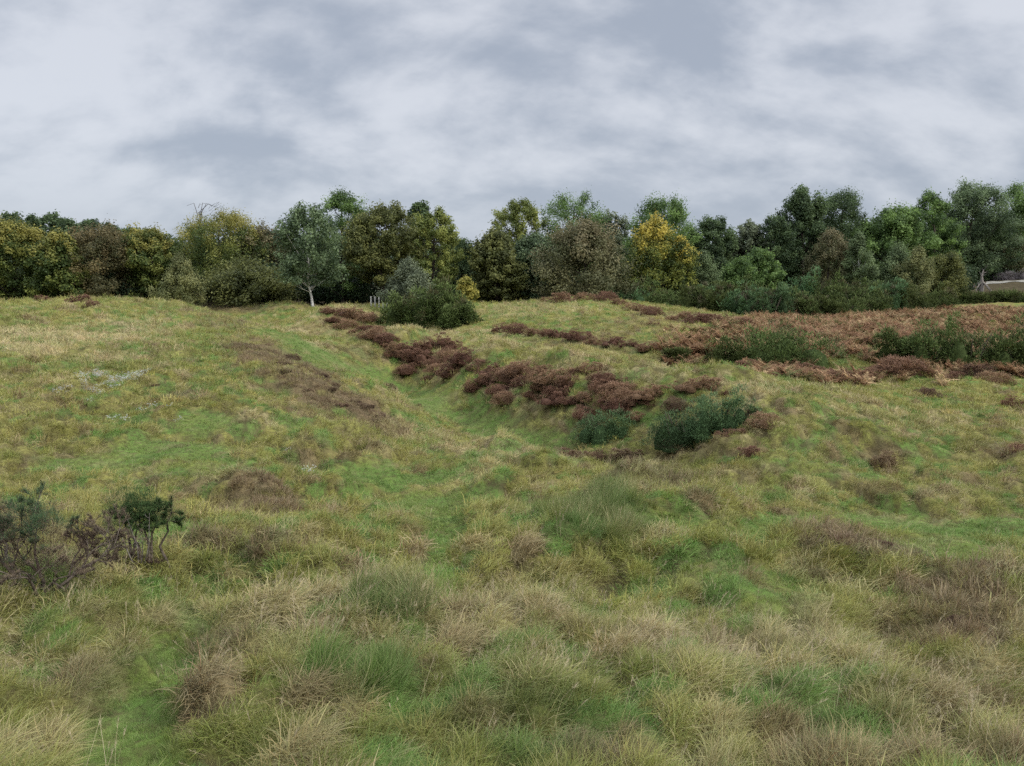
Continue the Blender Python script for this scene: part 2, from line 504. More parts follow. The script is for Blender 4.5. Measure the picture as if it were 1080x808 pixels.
# ------------------------------------------------------------------ ground sheet
def build_ground():
    r = np.concatenate([[0.02], np.geomspace(1.2, 130, 640), np.geomspace(135, 400, 30)])
    fa = np.radians(48)
    a = np.concatenate([np.linspace(-PI, -fa, 40)[:-1], np.linspace(-fa, fa, 500), np.linspace(fa, PI, 40)[1:-1]])
    R, A = np.meshgrid(r, a, indexing='ij')
    x = (R * np.sin(A)).ravel(); y = (R * np.cos(A)).ravel()
    W = weights(x, y)
    z = ground_h(x, y, W)
    nr, na = R.shape
    i = np.arange(nr - 1)[:, None] * na; j = np.arange(na)[None, :]
    jn = (j + 1) % na
    Fc = np.stack([i + j, i + j + na, i + jn + na, i + jn], -1).reshape(-1, 4)[:, ::-1]
    c = ground_col(x, y, W)
    dist = np.hypot(x, y)
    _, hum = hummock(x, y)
    th = (np.clip(.95 - hum, .2, .85) * (1 - .7 * W['green']) * sstep(70, 25, dist))[:, None]     # dead thatch between tussocks, darkened to paint shade into the creases
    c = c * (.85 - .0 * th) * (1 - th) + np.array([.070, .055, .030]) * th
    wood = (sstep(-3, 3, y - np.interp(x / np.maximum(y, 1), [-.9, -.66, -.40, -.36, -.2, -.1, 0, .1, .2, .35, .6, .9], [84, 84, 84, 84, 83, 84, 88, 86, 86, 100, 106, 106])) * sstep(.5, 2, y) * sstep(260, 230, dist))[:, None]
    c = c * (1 - wood) + np.array([.050, .040, .024]) * wood          # leaf litter under the wood, with crown shade put into its dark colour
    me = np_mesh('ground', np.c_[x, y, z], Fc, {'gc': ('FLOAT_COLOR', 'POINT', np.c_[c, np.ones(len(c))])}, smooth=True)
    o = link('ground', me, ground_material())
    tag(o, kind='structure')
    return o


build_ground()


# ------------------------------------------------------------------ instanced stuff (grass, bracken, flowers)
def scatter(name, points, rot, scale, idx, color, variants, m, label, cat):
    me = np_mesh(name, points, np.zeros((0, 4)), {
        'rot': ('FLOAT_VECTOR', 'POINT', rot), 'scl': ('FLOAT_VECTOR', 'POINT', scale),
        'idx': ('INT', 'POINT', idx), 'ic': ('FLOAT_COLOR', 'POINT', np.c_[color, np.ones(len(color))])})
    col = bpy.data.collections.new(name + '_sprigs')
    for i, v in enumerate(variants):
        v.materials.append(m)
        o = bpy.data.objects.new('%s_sprig_%02d' % (name, i), v)
        col.objects.link(o)
    o = link(name, me)
    me.materials.append(m)
    ng = bpy.data.node_groups.new(name + '_scatter', 'GeometryNodeTree')
    ng.interface.new_socket('Geometry', in_out='INPUT', socket_type='NodeSocketGeometry')
    ng.interface.new_socket('Geometry', in_out='OUTPUT', socket_type='NodeSocketGeometry')
    n = ng.nodes; l = ng.links
    gi = n.new('NodeGroupInput'); go = n.new('NodeGroupOutput')
    m2p = n.new('GeometryNodeMeshToPoints'); l.new(gi.outputs[0], m2p.inputs['Mesh'])
    iop = n.new('GeometryNodeInstanceOnPoints'); l.new(m2p.outputs[0], iop.inputs['Points'])
    ci = n.new('GeometryNodeCollectionInfo'); ci.inputs['Collection'].default_value = col
    ci.inputs['Separate Children'].default_value = True; ci.inputs['Reset Children'].default_value = True
    l.new(ci.outputs[0], iop.inputs['Instance']); iop.inputs['Pick Instance'].default_value = True

    def na(nm, t):
        q = n.new('GeometryNodeInputNamedAttribute'); q.data_type = t; q.inputs['Name'].default_value = nm
        return q.outputs[0]
    l.new(na('idx', 'INT'), iop.inputs['Instance Index'])
    l.new(na('rot', 'FLOAT_VECTOR'), iop.inputs['Rotation'])
    l.new(na('scl', 'FLOAT_VECTOR'), iop.inputs['Scale'])
    l.new(iop.outputs[0], go.inputs[0])
    md = o.modifiers.new('scatter', 'NODES'); md.node_group = ng
    tag(o, label, cat, kind='stuff')
    return o


def euler_tilt(spin, tx, ty):
    """spin about z, then tilt towards +x by tx and towards +y by ty"""
    n = len(spin)
    c, s = np.cos(spin), np.sin(spin)
    Rz = np.zeros((n, 3, 3)); Rz[:, 0, 0] = c; Rz[:, 0, 1] = -s; Rz[:, 1, 0] = s; Rz[:, 1, 1] = c; Rz[:, 2, 2] = 1
    c, s = np.cos(tx), np.sin(tx)
    Ry = np.zeros((n, 3, 3)); Ry[:, 0, 0] = c; Ry[:, 0, 2] = s; Ry[:, 2, 0] = -s; Ry[:, 2, 2] = c; Ry[:, 1, 1] = 1
    c, s = np.cos(-ty), np.sin(-ty)
    Rx = np.zeros((n, 3, 3)); Rx[:, 1, 1] = c; Rx[:, 1, 2] = -s; Rx[:, 2, 1] = s; Rx[:, 2, 2] = c; Rx[:, 0, 0] = 1
    R = Rx @ Ry @ Rz
    ey = np.arcsin(np.clip(-R[:, 2, 0], -1, 1)); ex = np.arctan2(R[:, 2, 1], R[:, 2, 2]); ez = np.arctan2(R[:, 1, 0], R[:, 0, 0])
    return np.c_[ex, ey, ez]


def tuft(n, rad, L, lean, curl, W, seed, nseg=3, lv=.35, swept=False):
    g = np.random.default_rng(seed)
    a = g.uniform(0, 2 * PI, n); r = rad * np.sqrt(g.uniform(0, 1, n))
    P = np.c_[r * np.cos(a), r * np.sin(a), np.full(n, -.03)]
    az = a + g.normal(0, .9, n)
    if swept: az = np.where(g.uniform(0, 1, n) < .62, g.normal(0, .55, n), az)
    LL = L * g.uniform(1 - lv, 1 + lv, n)
    le = np.abs(g.normal(lean, lean * .5, n)) * (.4 + r / rad)
    return blades(P, az, LL, le, g.uniform(.3, 1.2, n) * curl, W * g.uniform(.6, 1.3, n), g.uniform(0, 1, n), nseg, twist=g.normal(0, .6, n))


def seed_stems(n, rad, L, seed, W=.003):
    """thin flowering stems with a feathery head"""
    g = np.random.default_rng(seed)
    a = g.uniform(0, 2 * PI, n); r = rad * np.sqrt(g.uniform(0, 1, n))
    P = np.c_[r * np.cos(a), r * np.sin(a), np.zeros(n)]
    az = g.uniform(0, 2 * PI, n); LL = L * g.uniform(.7, 1.15, n); le = g.uniform(.05, .35, n)
    cu = g.uniform(.1, .5, n)
    s = blades(P, az, LL, le, cu, W, g.uniform(.7, 1, n), 3, taper=.6)
    V = s[0].reshape(n, -1, 3)
    tip = V[:, -2:].mean(1)
    hd = []
    for k in range(9):
        q = tip - (tip - V[:, -4:-2].mean(1)) * (k / 9.0) * .55
        hd.append(blades(q, g.uniform(0, 2 * PI, n), g.uniform(.02, .05, n), g.uniform(.3, .8, n), .4, W * 1.3, g.uniform(.75, 1, n), 1))
    out = merge([s] + hd)
    return out


def mk(name, parts):
    v, f, t, r = parts
    return np_mesh(name, v, f, {'tt': ('FLOAT', 'POINT', t), 'rnd': ('FLOAT', 'POINT', r)})


# variant table -----------------------------------------------------------
VAR = []
def addv(parts): VAR.append(mk('sprig_%02d' % len(VAR), parts)); return len(VAR) - 1
V_LONG = [addv(tuft(42, .080, .125, .44, 1.5, .0046, 100 + i, 3, .6, True)) for i in range(6)]      # near tussock grass
V_SHORT = [addv(tuft(56, .10, .050, .5, .9, .0046, 120 + i, 2)) for i in range(4)]      # near turf
V_STEM = [addv(seed_stems(4, .10, .27, 140 + i, .0024)) for i in range(5)]                     # flowering stems
V_HEATH = [addv(tuft(64, .10, .10, .65, .3, .0055, 160 + i, 2)) for i in range(4)]      # old heather / dead growth
V_MLONG = [addv(tuft(38, .14, .135, .48, 1.5, .0095, 180 + i, 2, .5, True)) for i in range(5)]      # the same further off, coarser
V_MSHORT = [addv(tuft(46, .17, .055, .6, .8, .012, 200 + i, 2)) for i in range(3)]
V_MHEATH = [addv(tuft(46, .14, .12, .70, .3, .013, 220 + i, 2)) for i in range(3)]
V_FLONG = [addv(tuft(34, .24, .13, .6, 1.0, .020, 240 + i, 2)) for i in range(5)]
V_RUSH = [addv(tuft(40, .08, .24, .28, .7, .005, 260 + i, 3)) for i in range(3)]


def build_grass():
    g = np.random.default_rng(3)
    r0, r1, fa = 2.6, 92, math.radians(41)

    def dens(r): return np.where(r < 6, 300, 300 * (6 / r) ** 1.6)
    rg = np.geomspace(r0, r1, 4000)
    cdf = np.cumsum(np.r_[0, (dens(rg) * rg * 2 * fa)[:-1] * np.diff(rg)])
    n = int(cdf[-1]); print('grass tufts', n)
    r = np.interp(g.uniform(0, cdf[-1], n), cdf, rg)
    a = g.uniform(-fa, fa, n)
    x = r * np.sin(a); y = r * np.cos(a)
    W = weights(x, y)
    z = ground_h(x, y, W)
    _, hum = hummock(x, y)
    keep = (sstep(.10, .5, hum) + g.uniform(0, 1, n) * .9 > .42) | (W['green'] > .5)
    x, y, z, r, hum = x[keep], y[keep], z[keep], r[keep], hum[keep]; W = {k: v[keep] for k, v in W.items()}; n = len(x); print('kept', n)
    c = ground_col(x, y, W)
    u = g.uniform(0, 1, n)
    cd, crn, cdx, cdy = cells(x, y)
    tus = sstep(.15, .75, hum)   # tussocks stand on the hummocks
    green, brown, straw, rush = W['green'], W['brown'], W['straw'], W['rush']
    # kind
    short = (u < np.clip(green * 1.0 + (1 - tus) * .75, 0, 1)) & (rush < .4)
    heath = (g.uniform(0, 1, n) < brown * .8)
    stem = (g.uniform(0, 1, n) < (.03 + .26 * straw) * sstep(3, 7, r) * (1 - green) * (1 - brown)) & (r < 24)
    idx = np.zeros(n, int)
    pk = lambda L, m: g.choice(L, m.sum())
    near = r < 9.5 + np.clip(g.normal(0, .9, n), -1.3, 2); mid = (~near) & (r < 30 + np.clip(g.normal(0, 4, n), -7, 9)); farm = ~(near | mid)
    idx[near] = pk(V_LONG, near); idx[mid] = pk(V_MLONG, mid); idx[farm] = pk(V_FLONG, farm)
    q = short & near; idx[q] = pk(V_SHORT, q)
    q = short & ~near; idx[q] = pk(V_MSHORT, q)
    q = (rush > .5) & ~farm & (u < .8); idx[q] = pk(V_RUSH, q)
    q = stem & (near | mid); idx[q] = pk(V_STEM, q)
    q = heath & near; idx[q] = pk(V_HEATH, q)
    q = heath & ~near; idx[q] = pk(V_MHEATH, q)
    s = g.uniform(.75, 1.2, n) * (.55 + .65 * tus) * (.8 + .5 * crn)
    s = np.where(short, g.uniform(.8, 1.3, n), s)
    s *= 1 + .25 * straw - .25 * green * (~short)
    near_path = np.clip(green, 0, 1)
    s = np.where(~short, s * (1 - .6 * near_path), s)
    s = np.where(farm, s * (1 + .35 * sstep(30, 85, r)), s)
    s = np.where(stem, g.uniform(.7, 1.2, n), s)
    sz = s * g.uniform(.85, 1.15, n)
    # colour of each tuft
    cc = c * (1 + g.normal(0, .10, (n, 1))) * (1 + g.normal(0, .05, (n, 3)))
    cc = np.where(stem[:, None], np.array([.46, .38, .25]) * (1 + g.normal(0, .12, (n, 1))), cc)
    dryt = (g.uniform(0, 1, n) < .05 + .22 * straw) & ~short & ~heath & ~stem
    cc = np.where(dryt[:, None], cc * .35 + C_STRAW * .65, cc)
    hb = np.array([.20, .135, .09]) * (1 + g.normal(0, .2, (n, 1)))
    cc = np.where(heath[:, None], cc * .35 + hb * .65, cc)
    cc = np.clip(cc, .015, .75)
    wind = .26 * (.4 + fbm(x * .35, y * .35, 15, 2) * 1.2)
    tx = wind + g.normal(0, .14, n) + cdx * .9; ty = g.normal(-.03, .14, n) + cdy * .9
    tx = np.where(short, g.normal(0, .15, n), tx)
    spin = g.uniform(0, 2 * PI, n)
    lg = ~short & ~heath & ~stem
    spin = np.where(lg, g.normal(0, .55, n) + (fbm(x * .5, y * .5, 23, 2) - .5) * 2.6 - .2, spin)
    rot = euler_tilt(spin, tx, ty)
    scatter('grass', np.c_[x, y, z - .01], rot, np.c_[s, s, sz], idx, cc, VAR, grass_material(),
            'long tussocky green and straw coloured grass covering the rough banks', 'grass')


build_grass()

# ------------------------------------------------------------------ shrubs: heather, gorse
M_BARK = bark_material('bark_grey_brown', (.085, .068, .052), (.045, .036, .028))
M_BIRCH = bark_material('bark_pale', (.62, .60, .56), (.34, .33, .30), 5)
M_STEM = bark_material('bark_gorse', (.16, .13, .10), (.07, .055, .042), 20)
M_DEADWOOD = bark_material('wood_bleached', (.28, .25, .22), (.15, .13, .115), 12)


def lobes_for(w, h, dpt, n, g):
    L = []
    for i in range(n):
        t = (i + .5) / n - .5
        rr = w * (.46 if n == 1 else .34 if n == 2 else g.uniform(.20, .30))
        lx = t * (w - rr) * 1.1 + g.normal(0, .03) * w
        ly = g.normal(0, .16) * dpt
        L.append((lx, ly, 0, rr, rr * dpt / w * 1.15, h * g.uniform(.55, 1.02)))
    return L


def bush_mesh(name, w, h, dpt, n_sprig, size, g, nlobes=4, wid=.012, spread=.5, cluster=30, minz=0.0, bump=.16, shoots=0.0, heart=True):
    """a bush of overlapping rounded lobes knobbly with sprays, every sprig a small tapering blade"""
    L = np.array(lobes_for(w, h, dpt, nlobes, g))
    A = L[:, 3] * L[:, 5]; pr = A / A.sum()
    nc = max(10, n_sprig // cluster)
    cd = g.normal(0, 1, (nc, 3)); cd[:, 2] = np.abs(cd[:, 2]) * .95 - .12; cd /= np.linalg.norm(cd, axis=1)[:, None]
    cli = g.choice(len(L), nc, p=pr)
    CC = L[cli, :3] + cd * L[cli, 3:6] * g.uniform(.60, 1.14, nc)[:, None]
    crand = .5 * g.uniform(0, 1, nc) + .5 * vnoise(CC[:, 0] / w * 7 + 3, (CC[:, 1] + CC[:, 2]) / w * 7, 9)
    ck = g.integers(0, nc, n_sprig)
    D = g.normal(0, 1, (n_sprig, 3)); D /= np.linalg.norm(D, axis=1)[:, None]
    D = D * .8 + cd[ck] * .7; D /= np.linalg.norm(D, axis=1)[:, None]
    rb = w * bump * g.uniform(.5, 1.15, nc) / math.sqrt(max(nlobes, 1)) * 1.2
    P = CC[ck] + D * (rb[ck] * g.uniform(.55, 1.05, n_sprig))[:, None] * np.array([1, 1, min(1.0, 1.5 * h / w + .25)])
    P[:, 2] = np.maximum(P[:, 2], minz + g.uniform(0, size, n_sprig))
    az = np.arctan2(D[:, 1], D[:, 0]) + g.normal(0, .7, n_sprig)
    lean = np.arccos(np.clip(D[:, 2], -1, 1)) * spread + g.normal(0, .35, n_sprig)
    lng = (g.uniform(0, 1, n_sprig) < shoots) & (P[:, 2] > h * .3)
    lf = np.where(lng, 2.6, 1.0); lean = np.where(lng, lean * .5, lean)
    v, f, t, r = blades(P, az, lf * size * g.uniform(.6, 1.4, n_sprig), np.clip(np.abs(lean), 0, 1.8), g.uniform(-.4, .6, n_sprig), wid * g.uniform(.7, 1.3, n_sprig), g.uniform(0, 1, n_sprig), 1, twist=g.normal(0, .8, n_sprig), taper=.35)
    ckv = np.repeat(crand[ck][:, None], 4, 1).ravel()
    # the woody heart of the bush
    a = np.linspace(0, 2 * PI, 13)[:-1]; m = 12
    hv = [np.zeros((0, 3))]; hf = [np.zeros((0, 4), int)]; k0 = len(v)
    for l in (L if heart else []):
        rows = []
        for e in (-.25, .2, .7, 1.15, 1.5):
            rows.append(np.c_[l[0] + np.cos(a) * l[3] * .66 * math.cos(e), l[1] + np.sin(a) * l[4] * .66 * math.cos(e), np.full(m, max(minz - .3, l[5] * .64 * math.sin(e)))])
        R = np.concatenate(rows); R = R * (1 + (g.uniform(size=R.shape) - .5) * .05)
        i = np.arange(4)[:, None] * m; j = np.arange(m)[None, :]
        hv.append(R); hf.append(np.stack([i + j, i + (j + 1) % m, i + (j + 1) % m + m, i + j + m], -1).reshape(-1, 4) + k0)
        k0 += len(R)
    HV = np.concatenate(hv)
    v = np.concatenate([v, HV]); f = np.concatenate([f, np.concatenate(hf)])
    t = np.r_[t * .55 + np.clip(v[:len(t), 2] / h, 0, 1) * .45, np.zeros(len(HV))]; r = np.r_[r, np.full(len(HV), .0)]; ckv = np.r_[ckv, np.full(len(HV), .5)]
    return np_mesh(name, v, f, {'tt': ('FLOAT', 'POINT', t), 'rnd': ('FLOAT', 'POINT', r), 'clump': ('FLOAT', 'POINT', ckv)})


def heather_material(name, A, B, tip, dead=None):   # each bush a shade of its own
    m, nt, n, l = mat(name)
    r = N(n, 'ShaderNodeAttribute', attribute_type='GEOMETRY', attribute_name='rnd')
    k = N(n, 'ShaderNodeAttribute', attribute_type='GEOMETRY', attribute_name='clump')
    t = N(n, 'ShaderNodeAttribute', attribute_type='GEOMETRY', attribute_name='tt')
    c = mixc(n, l, maprange(n, l, k.outputs['Fac'], .2, .8, 0, 1), A, B)
    c = mixc(n, l, maprange(n, l, t.outputs['Fac'], .35, 1, 0, .7), c, tip)
    if dead: c = mixc(n, l, maprange(n, l, k.outputs['Fac'], .27, .20, 0, .75), c, dead)
    oi = N(n, 'ShaderNodeObjectInfo')
    v = math_n(n, l, 'MULTIPLY', maprange(n, l, r.outputs['Fac'], 0, 1, .65, 1.35, False), maprange(n, l, oi.outputs['Random'], 0, 1, .78, 1.28, False))
    hsv = N(n, 'ShaderNodeHueSaturation'); l.new(c, hsv.inputs['Color']); l.new(maprange(n, l, oi.outputs['Random'], 0, 1, .488, .515, False), hsv.inputs['Hue']); l.new(v, hsv.inputs['Value'])
    leafy_out(n, l, hsv.outputs[0], .15, .8, .1)
    return m


M_HEATHER = heather_material('heather_purple_brown', (.152, .086, .052), (.218, .124, .078), (.33, .205, .138))
M_HEATHER_DRY = heather_material('heather_faded', (.130, .085, .050), (.190, .125, .075), (.300, .205, .140))
M_HEATHER_DARK = heather_material('heather_dark', (.080, .052, .034), (.125, .080, .050), (.200, .130, .090))
M_GORSE = heather_material('gorse_green', (.050, .092, .036), (.092, .155, .062), (.175, .270, .130), (.12, .09, .06))
M_GORSE_FAR = heather_material('gorse_dark_green', (.052, .074, .022), (.092, .122, .036), (.170, .205, .074), (.11, .09, .05))
M_BUSH = heather_material('bush_grey_green', (.060, .080, .038), (.090, .115, .055), (.140, .165, .085))


def heather_protos():
    P = []
    for i in range(7):
        g = np.random.default_rng(400 + i)
        P.append(bush_mesh('heather_%d' % i, 1.0, .42, .8, 9000, .040, g, nlobes=1 + i % 4, wid=.014, spread=.8, cluster=60, bump=.13))
    for p in P: p.materials.append(M_HEATHER)
    return P


HP = heather_protos()


def put_heather(px, py, wpx, label, group, hf=1.0, m=M_HEATHER, name='heather_bush', cat='heather', dist=None):
    p = hit(px, py + 1) if dist is None else at(px, py, dist)
    w = max(.35, wpx / F * np.hypot(p[0], p[1]) * 1.08)
    me = HP[random.randrange(len(HP))]
    o = bpy.data.objects.new(name, me); COL.objects.link(o)
    sx = w; h = w * (.88 if w < 1.2 else .74) * hf
    o.scale = (sx, w * random.uniform(.75, 1.05), h * random.uniform(.85, 1.1))
    o.rotation_euler = (0, 0, random.uniform(-.5, .5) + random.choice((0, PI)))
    z = float(ground_h(np.array([p[0]]), np.array([p[1]]))[0])
    o.location = (p[0], p[1], z - .06)
    if m is not M_HEATHER:
        o.material_slots[0].link = 'OBJECT'; o.material_slots[0].material = m
    tag(o, label, cat, group)
    return o


G1 = 'heather bushes along the upper edge of the long ditch'
LB_A = 'reddish brown heather bush in the long drift above the middle of the ditch'
LB_UP = 'small reddish brown heather bush near the far upper end of the ditch'
LB_BANK = 'low brown heather bush in the line at the foot of the farther grassy bank'
LB_CREST = 'low brown heather bush on the crest of the farther grassy bank, below the trees'
LB_BRK = 'low brown heather bush along the near edge of the rusty bracken'
H_MAIN = [(419, 372, 16), (436, 367, 22), (447, 376, 30), (464, 366, 28), (478, 372, 25), (497, 367, 18), (430, 388, 16), (467, 386, 25), (494, 379, 30), (476, 395, 24), (453, 397, 12),
          (507, 384, 24), (519, 388, 22), (519, 397, 24), (536, 391, 20), (501, 409, 14), (556, 390, 34), (556, 408, 20), (530, 411, 24), (535, 423, 20), (561, 419, 14), (545, 400, 20), (571, 397, 20), (574, 412, 20), (586, 399, 36), (589, 422, 30),
          (605, 402, 26), (630, 387, 30), (635, 402, 22), (622, 423, 24), (640, 411, 26), (660, 414, 34), (685, 417, 30), (672, 423, 26), (622, 437, 24), (645, 430, 24), (675, 432, 18), (652, 402, 16), (484, 389, 20), (610, 388, 14), (598, 412, 18), (655, 422, 22)]
H_UP = [(345, 328, 14), (360, 330, 20), (378, 333, 24), (392, 337, 16), (364, 345, 20), (386, 347, 16), (376, 351, 14), (394, 355, 24), (411, 356, 18), (352, 338, 14), (402, 347, 12), (404, 362, 16), (413, 367, 16), (426, 366, 16), (398, 350, 14), (356, 337, 14)]
H_BANK = [(530, 355, 22), (547, 359, 26), (565, 360, 20), (590, 362, 24), (610, 364, 28), (628, 366, 20), (647, 369, 26), (665, 368, 20), (685, 371, 24), (575, 363, 16)]
H_CREST = [(580, 316, 18), (597, 316, 30), (617, 315, 24), (640, 316, 22), (655, 320, 20), (672, 326, 26), (690, 331, 24), (706, 335, 18), (732, 338, 34), (752, 339, 28), (780, 343, 26), (720, 334, 18)]
H_BRK = [(795, 391, 36), (817, 394, 30), (855, 391, 36), (840, 396, 26), (885, 398, 40), (912, 397, 30), (952, 395, 44), (770, 388, 20), (1000, 398, 26), (1050, 402, 28), (930, 390, 26)]
_g = random.Random(4)
for _k in range(44):
    _x = _g.uniform(430, 680); _t = _g.uniform(.05, .95)
    H_MAIN.append((_x, np.interp(_x, [430, 500, 560, 620, 680], [368, 368, 384, 390, 408]) * (1 - _t) + np.interp(_x, [430, 500, 560, 620, 680], [388, 408, 420, 438, 436]) * _t, _g.uniform(9, 20)))
H_MAIN = [(a, b, c * 1.3) for a, b, c in H_MAIN]; H_UP = [(a, b, c * 1.2) for a, b, c in H_UP]
for L, lb, gp in ((H_MAIN, LB_A, G1), (H_UP, LB_UP, G1), (H_BANK, LB_BANK, 'heather bushes at the foot of the farther bank'), (H_CREST, LB_CREST, 'heather bushes on the crest of the farther bank'), (H_BRK, LB_BRK, 'heather bushes by the bracken')):
    for px, py, w in L:
        if lb is LB_A:
            side = 'left end' if px < 462 else 'left middle' if px < 525 else 'middle' if px < 582 else 'right middle' if px < 632 else 'right end'
            lo_ = 'lower edge' if py > np.interp(px, [420, 500, 560, 620, 685], [383, 391, 404, 418, 424]) else 'upper edge'
            put_heather(px, py, w, 'heather bush on the %s of the long drift above the ditch, %s' % (lo_, side), gp)
        elif gp.startswith('heather bushes on the crest'):
            put_heather(px, py, w, 'low brown heather bush on the farther bank, ' + ('on its grassy top' if px < 650 else 'stepping down its right shoulder' if px < 715 else 'at its right foot by the bracken'), gp)
        elif lb is LB_BANK:
            put_heather(px, py, w, 'heather bush at the foot of the farther bank, ' + ('left part of the line' if px < 570 else 'middle of the line' if px < 620 else 'right part of the line'), gp, dist=float(np.interp(px, [530, 620, 700], [58, 49, 44])))
        else:
            put_heather(px, py, w, lb, gp)
G2 = 'single heather bushes standing apart in the grass'
for px, py, w, lb, m in [
    (735, 405, 44, 'flat topped brown heather bush alone on the ridge above the big green gorse', M_HEATHER),
    (767, 409, 12, 'tiny brown heather tuft just right of the flat topped one on the ridge', M_HEATHER),
    (712, 424, 24, 'dark brown heather bush just up the slope from the gorse, left of its top', M_HEATHER_DARK),
    (792, 441, 26, 'dark heather bush touching the right end of the big gorse bush', M_HEATHER_DARK),
    (775, 464, 34, 'reddish heather bush below the right end of the big gorse bush', M_HEATHER),
    (808, 456, 32, 'reddish heather bush farthest right in the cluster beside the big gorse', M_HEATHER),
    (795, 480, 34, 'lowest heather bush of the cluster right of the big gorse', M_HEATHER),
    (600, 484, 38, 'pinkish faded heather bush, left one of three at the near lip of the ditch', M_HEATHER_DRY),
    (632, 476, 34, 'pinkish faded heather bush, middle one of three at the near lip of the ditch', M_HEATHER_DRY),
    (668, 480, 44, 'pinkish faded heather bush, right one of three at the near lip of the ditch', M_HEATHER_DRY),
    (932, 478, 28, 'brown heather bush alone in the grass right of the long ditch', M_HEATHER_DRY),
    (1072, 478, 30, 'brown heather bush cut by the right edge of the photo beyond the green path', M_HEATHER),
    (976, 412, 22, 'small brown heather bush in the grass below the dark gorse row', M_HEATHER_DRY),
    (1076, 424, 22, 'brown heather bush near the right edge below the bracken', M_HEATHER),
    (1035, 395, 30, 'dark heather bush under the near side of the right gorse row', M_HEATHER_DARK),
    (905, 570, 60, 'dark purple grey heather bush on the small bank in front of the green path', M_HEATHER_DARK),
    (47, 315, 14, 'smallest of the heather bushes on top of the left mound', M_HEATHER),
    (82, 317, 24, 'largest heather bush on the skyline of the left mound', M_HEATHER),
    (98, 320, 18, 'heather bush tucked against the right side of the largest one on the left mound', M_HEATHER),
    (408, 408, 18, 'dark heather bush on the edge of the left slope above the ditch', M_HEATHER_DARK),
    (440, 425, 8, 'tiny brown heather tuft lower along the edge of the left slope', M_HEATHER_DARK),
    (397, 432, 16, 'brown heather bush at the lower end of the dead patch on the left slope', M_HEATHER_DARK),
    (350, 402, 14, 'brown heather tuft in the middle of the dead patch on the left slope', M_HEATHER_DARK),
    (305, 375, 20, 'dark heather bush at the upper end of the dead patch on the left slope', M_HEATHER_DARK),
    (165, 402, 12, 'small reddish heather bush right of the white flowers', M_HEATHER_DARK),
    (690, 342, 12, 'small reddish heather tuft alone on the face of the farther bank', M_HEATHER),
    (1040, 650, 50, 'low withered brown heather bush low at the right of the slope in front', M_HEATHER_DARK),
]:
    put_heather(px, py, w, lb, G2, m=m, hf=.5 if py > 500 else 1)


for px, py, w in [(262, 362, 14), (280, 368, 16), (296, 384, 18), (312, 392, 14), (322, 386, 16), (336, 398, 18), (345, 412, 16), (362, 410, 18), (372, 422, 16), (384, 430, 18), (322, 410, 14), (300, 398, 14), (402, 440, 16), (360, 428, 14)]:
    put_heather(px, py, w, 'low dark heather tuft in the dead grey brown patch on the left slope', 'heather tufts in the dead patch on the left slope', hf=.6, m=random.choice((M_HEATHER_DARK, M_HEATHER_DARK, M_HEATHER_DRY)))


def put_gorse(px, py, wpx, hpx, label, group, n=9000, lobes=5, m=None, size=.13, wid=.022, name='gorse_bush', cat='gorse bush', d=None, dscale=.7, dist=None):
    p = hit(px, py) if dist is None else None
    if p is None:
        q = at(px, py, dist); z = base_h(q[0], q[1])[0]; p = np.array([q[0], q[1], z])
    dd = p[1]
    w = wpx / F * dd; h = hpx / F * dd * 1.12
    g = np.random.default_rng(int(px * 13 + py * 7))
    z = float(ground_h(np.array([p[0]]), np.array([p[1]]))[0]) - .05
    root = empty(name, (p[0], p[1] + w * dscale * .15, z))
    sz = size
    me = bush_mesh('foliage', w, h, w * dscale, n, sz, g, nlobes=lobes, wid=wid, spread=1.05, cluster=70, bump=.26, shoots=.035)
    link('foliage', me, m or M_GORSE, root)
    T = Tubes()
    for k in range(5):
        a = g.uniform(0, 2 * PI); b = np.array([math.cos(a) * w * .05, math.sin(a) * w * .05, -.1])
        e = np.array([g.uniform(-.35, .35) * w, g.uniform(-.3, .3) * w * dscale, h * g.uniform(.5, .8)])
        mid_ = (b + e) / 2 + g.normal(0, .05 * w, 3)
        T.add([b, mid_, e], [.05, .035, .012])
    link('stems', T.mesh('stems'), M_STEM, root)
    tag(root, label, cat, group)
    return root


GG = 'gorse bushes in the rough ground'
put_gorse(722, 474, 66, 42, 'big bright green gorse bush on the ditch slope with a bare brown left side', GG, 14000, 5, size=.075, wid=.024)
put_gorse(762, 458, 56, 40, 'right hand upper half of the big bright green gorse on the ditch slope', GG, 12000, 4, size=.075, wid=.024)
put_gorse(640, 458, 60, 28, 'smaller green gorse bush below the heather, left of the big gorse', GG, 9000, 4, size=.075, wid=.022)
put_gorse(712, 378, 26, 16, 'small round gorse bush at the left end of the bracken', GG, 4000, 2, M_GORSE_FAR, .12, .07)
put_gorse(768, 386, 44, 28, 'middling dark gorse bush left of the large dark one in the bracken', GG, 7000, 3, M_GORSE_FAR, .12, .07)
put_gorse(825, 384, 96, 42, 'largest dark gorse bush standing alone in the brown bracken', GG, 14000, 5, M_GORSE_FAR, .12, .07)
put_gorse(946, 384, 44, 34, 'first low gorse bush at the left end of the dark row at the right', GG, 7000, 3, M_GORSE_FAR, .12, .07)
put_gorse(985, 386, 60, 44, 'second gorse bush of the dark row at the right, counted from its left end', GG, 8000, 3, M_GORSE_FAR, .12, .07)
put_gorse(1030, 388, 64, 50, 'third and tallest gorse bush of the dark row at the right', GG, 8000, 3, M_GORSE_FAR, .12, .07)
put_gorse(1078, 390, 64, 50, 'gorse bush of the dark row cut by the right edge of the photo', GG, 8000, 3, M_GORSE_FAR, .12, .07)
put_gorse(775, 377, 10, 12, 'tiny dark gorse tuft beside the middling gorse in the bracken', GG, 900, 1, M_GORSE_FAR, .14, .035) if False else None
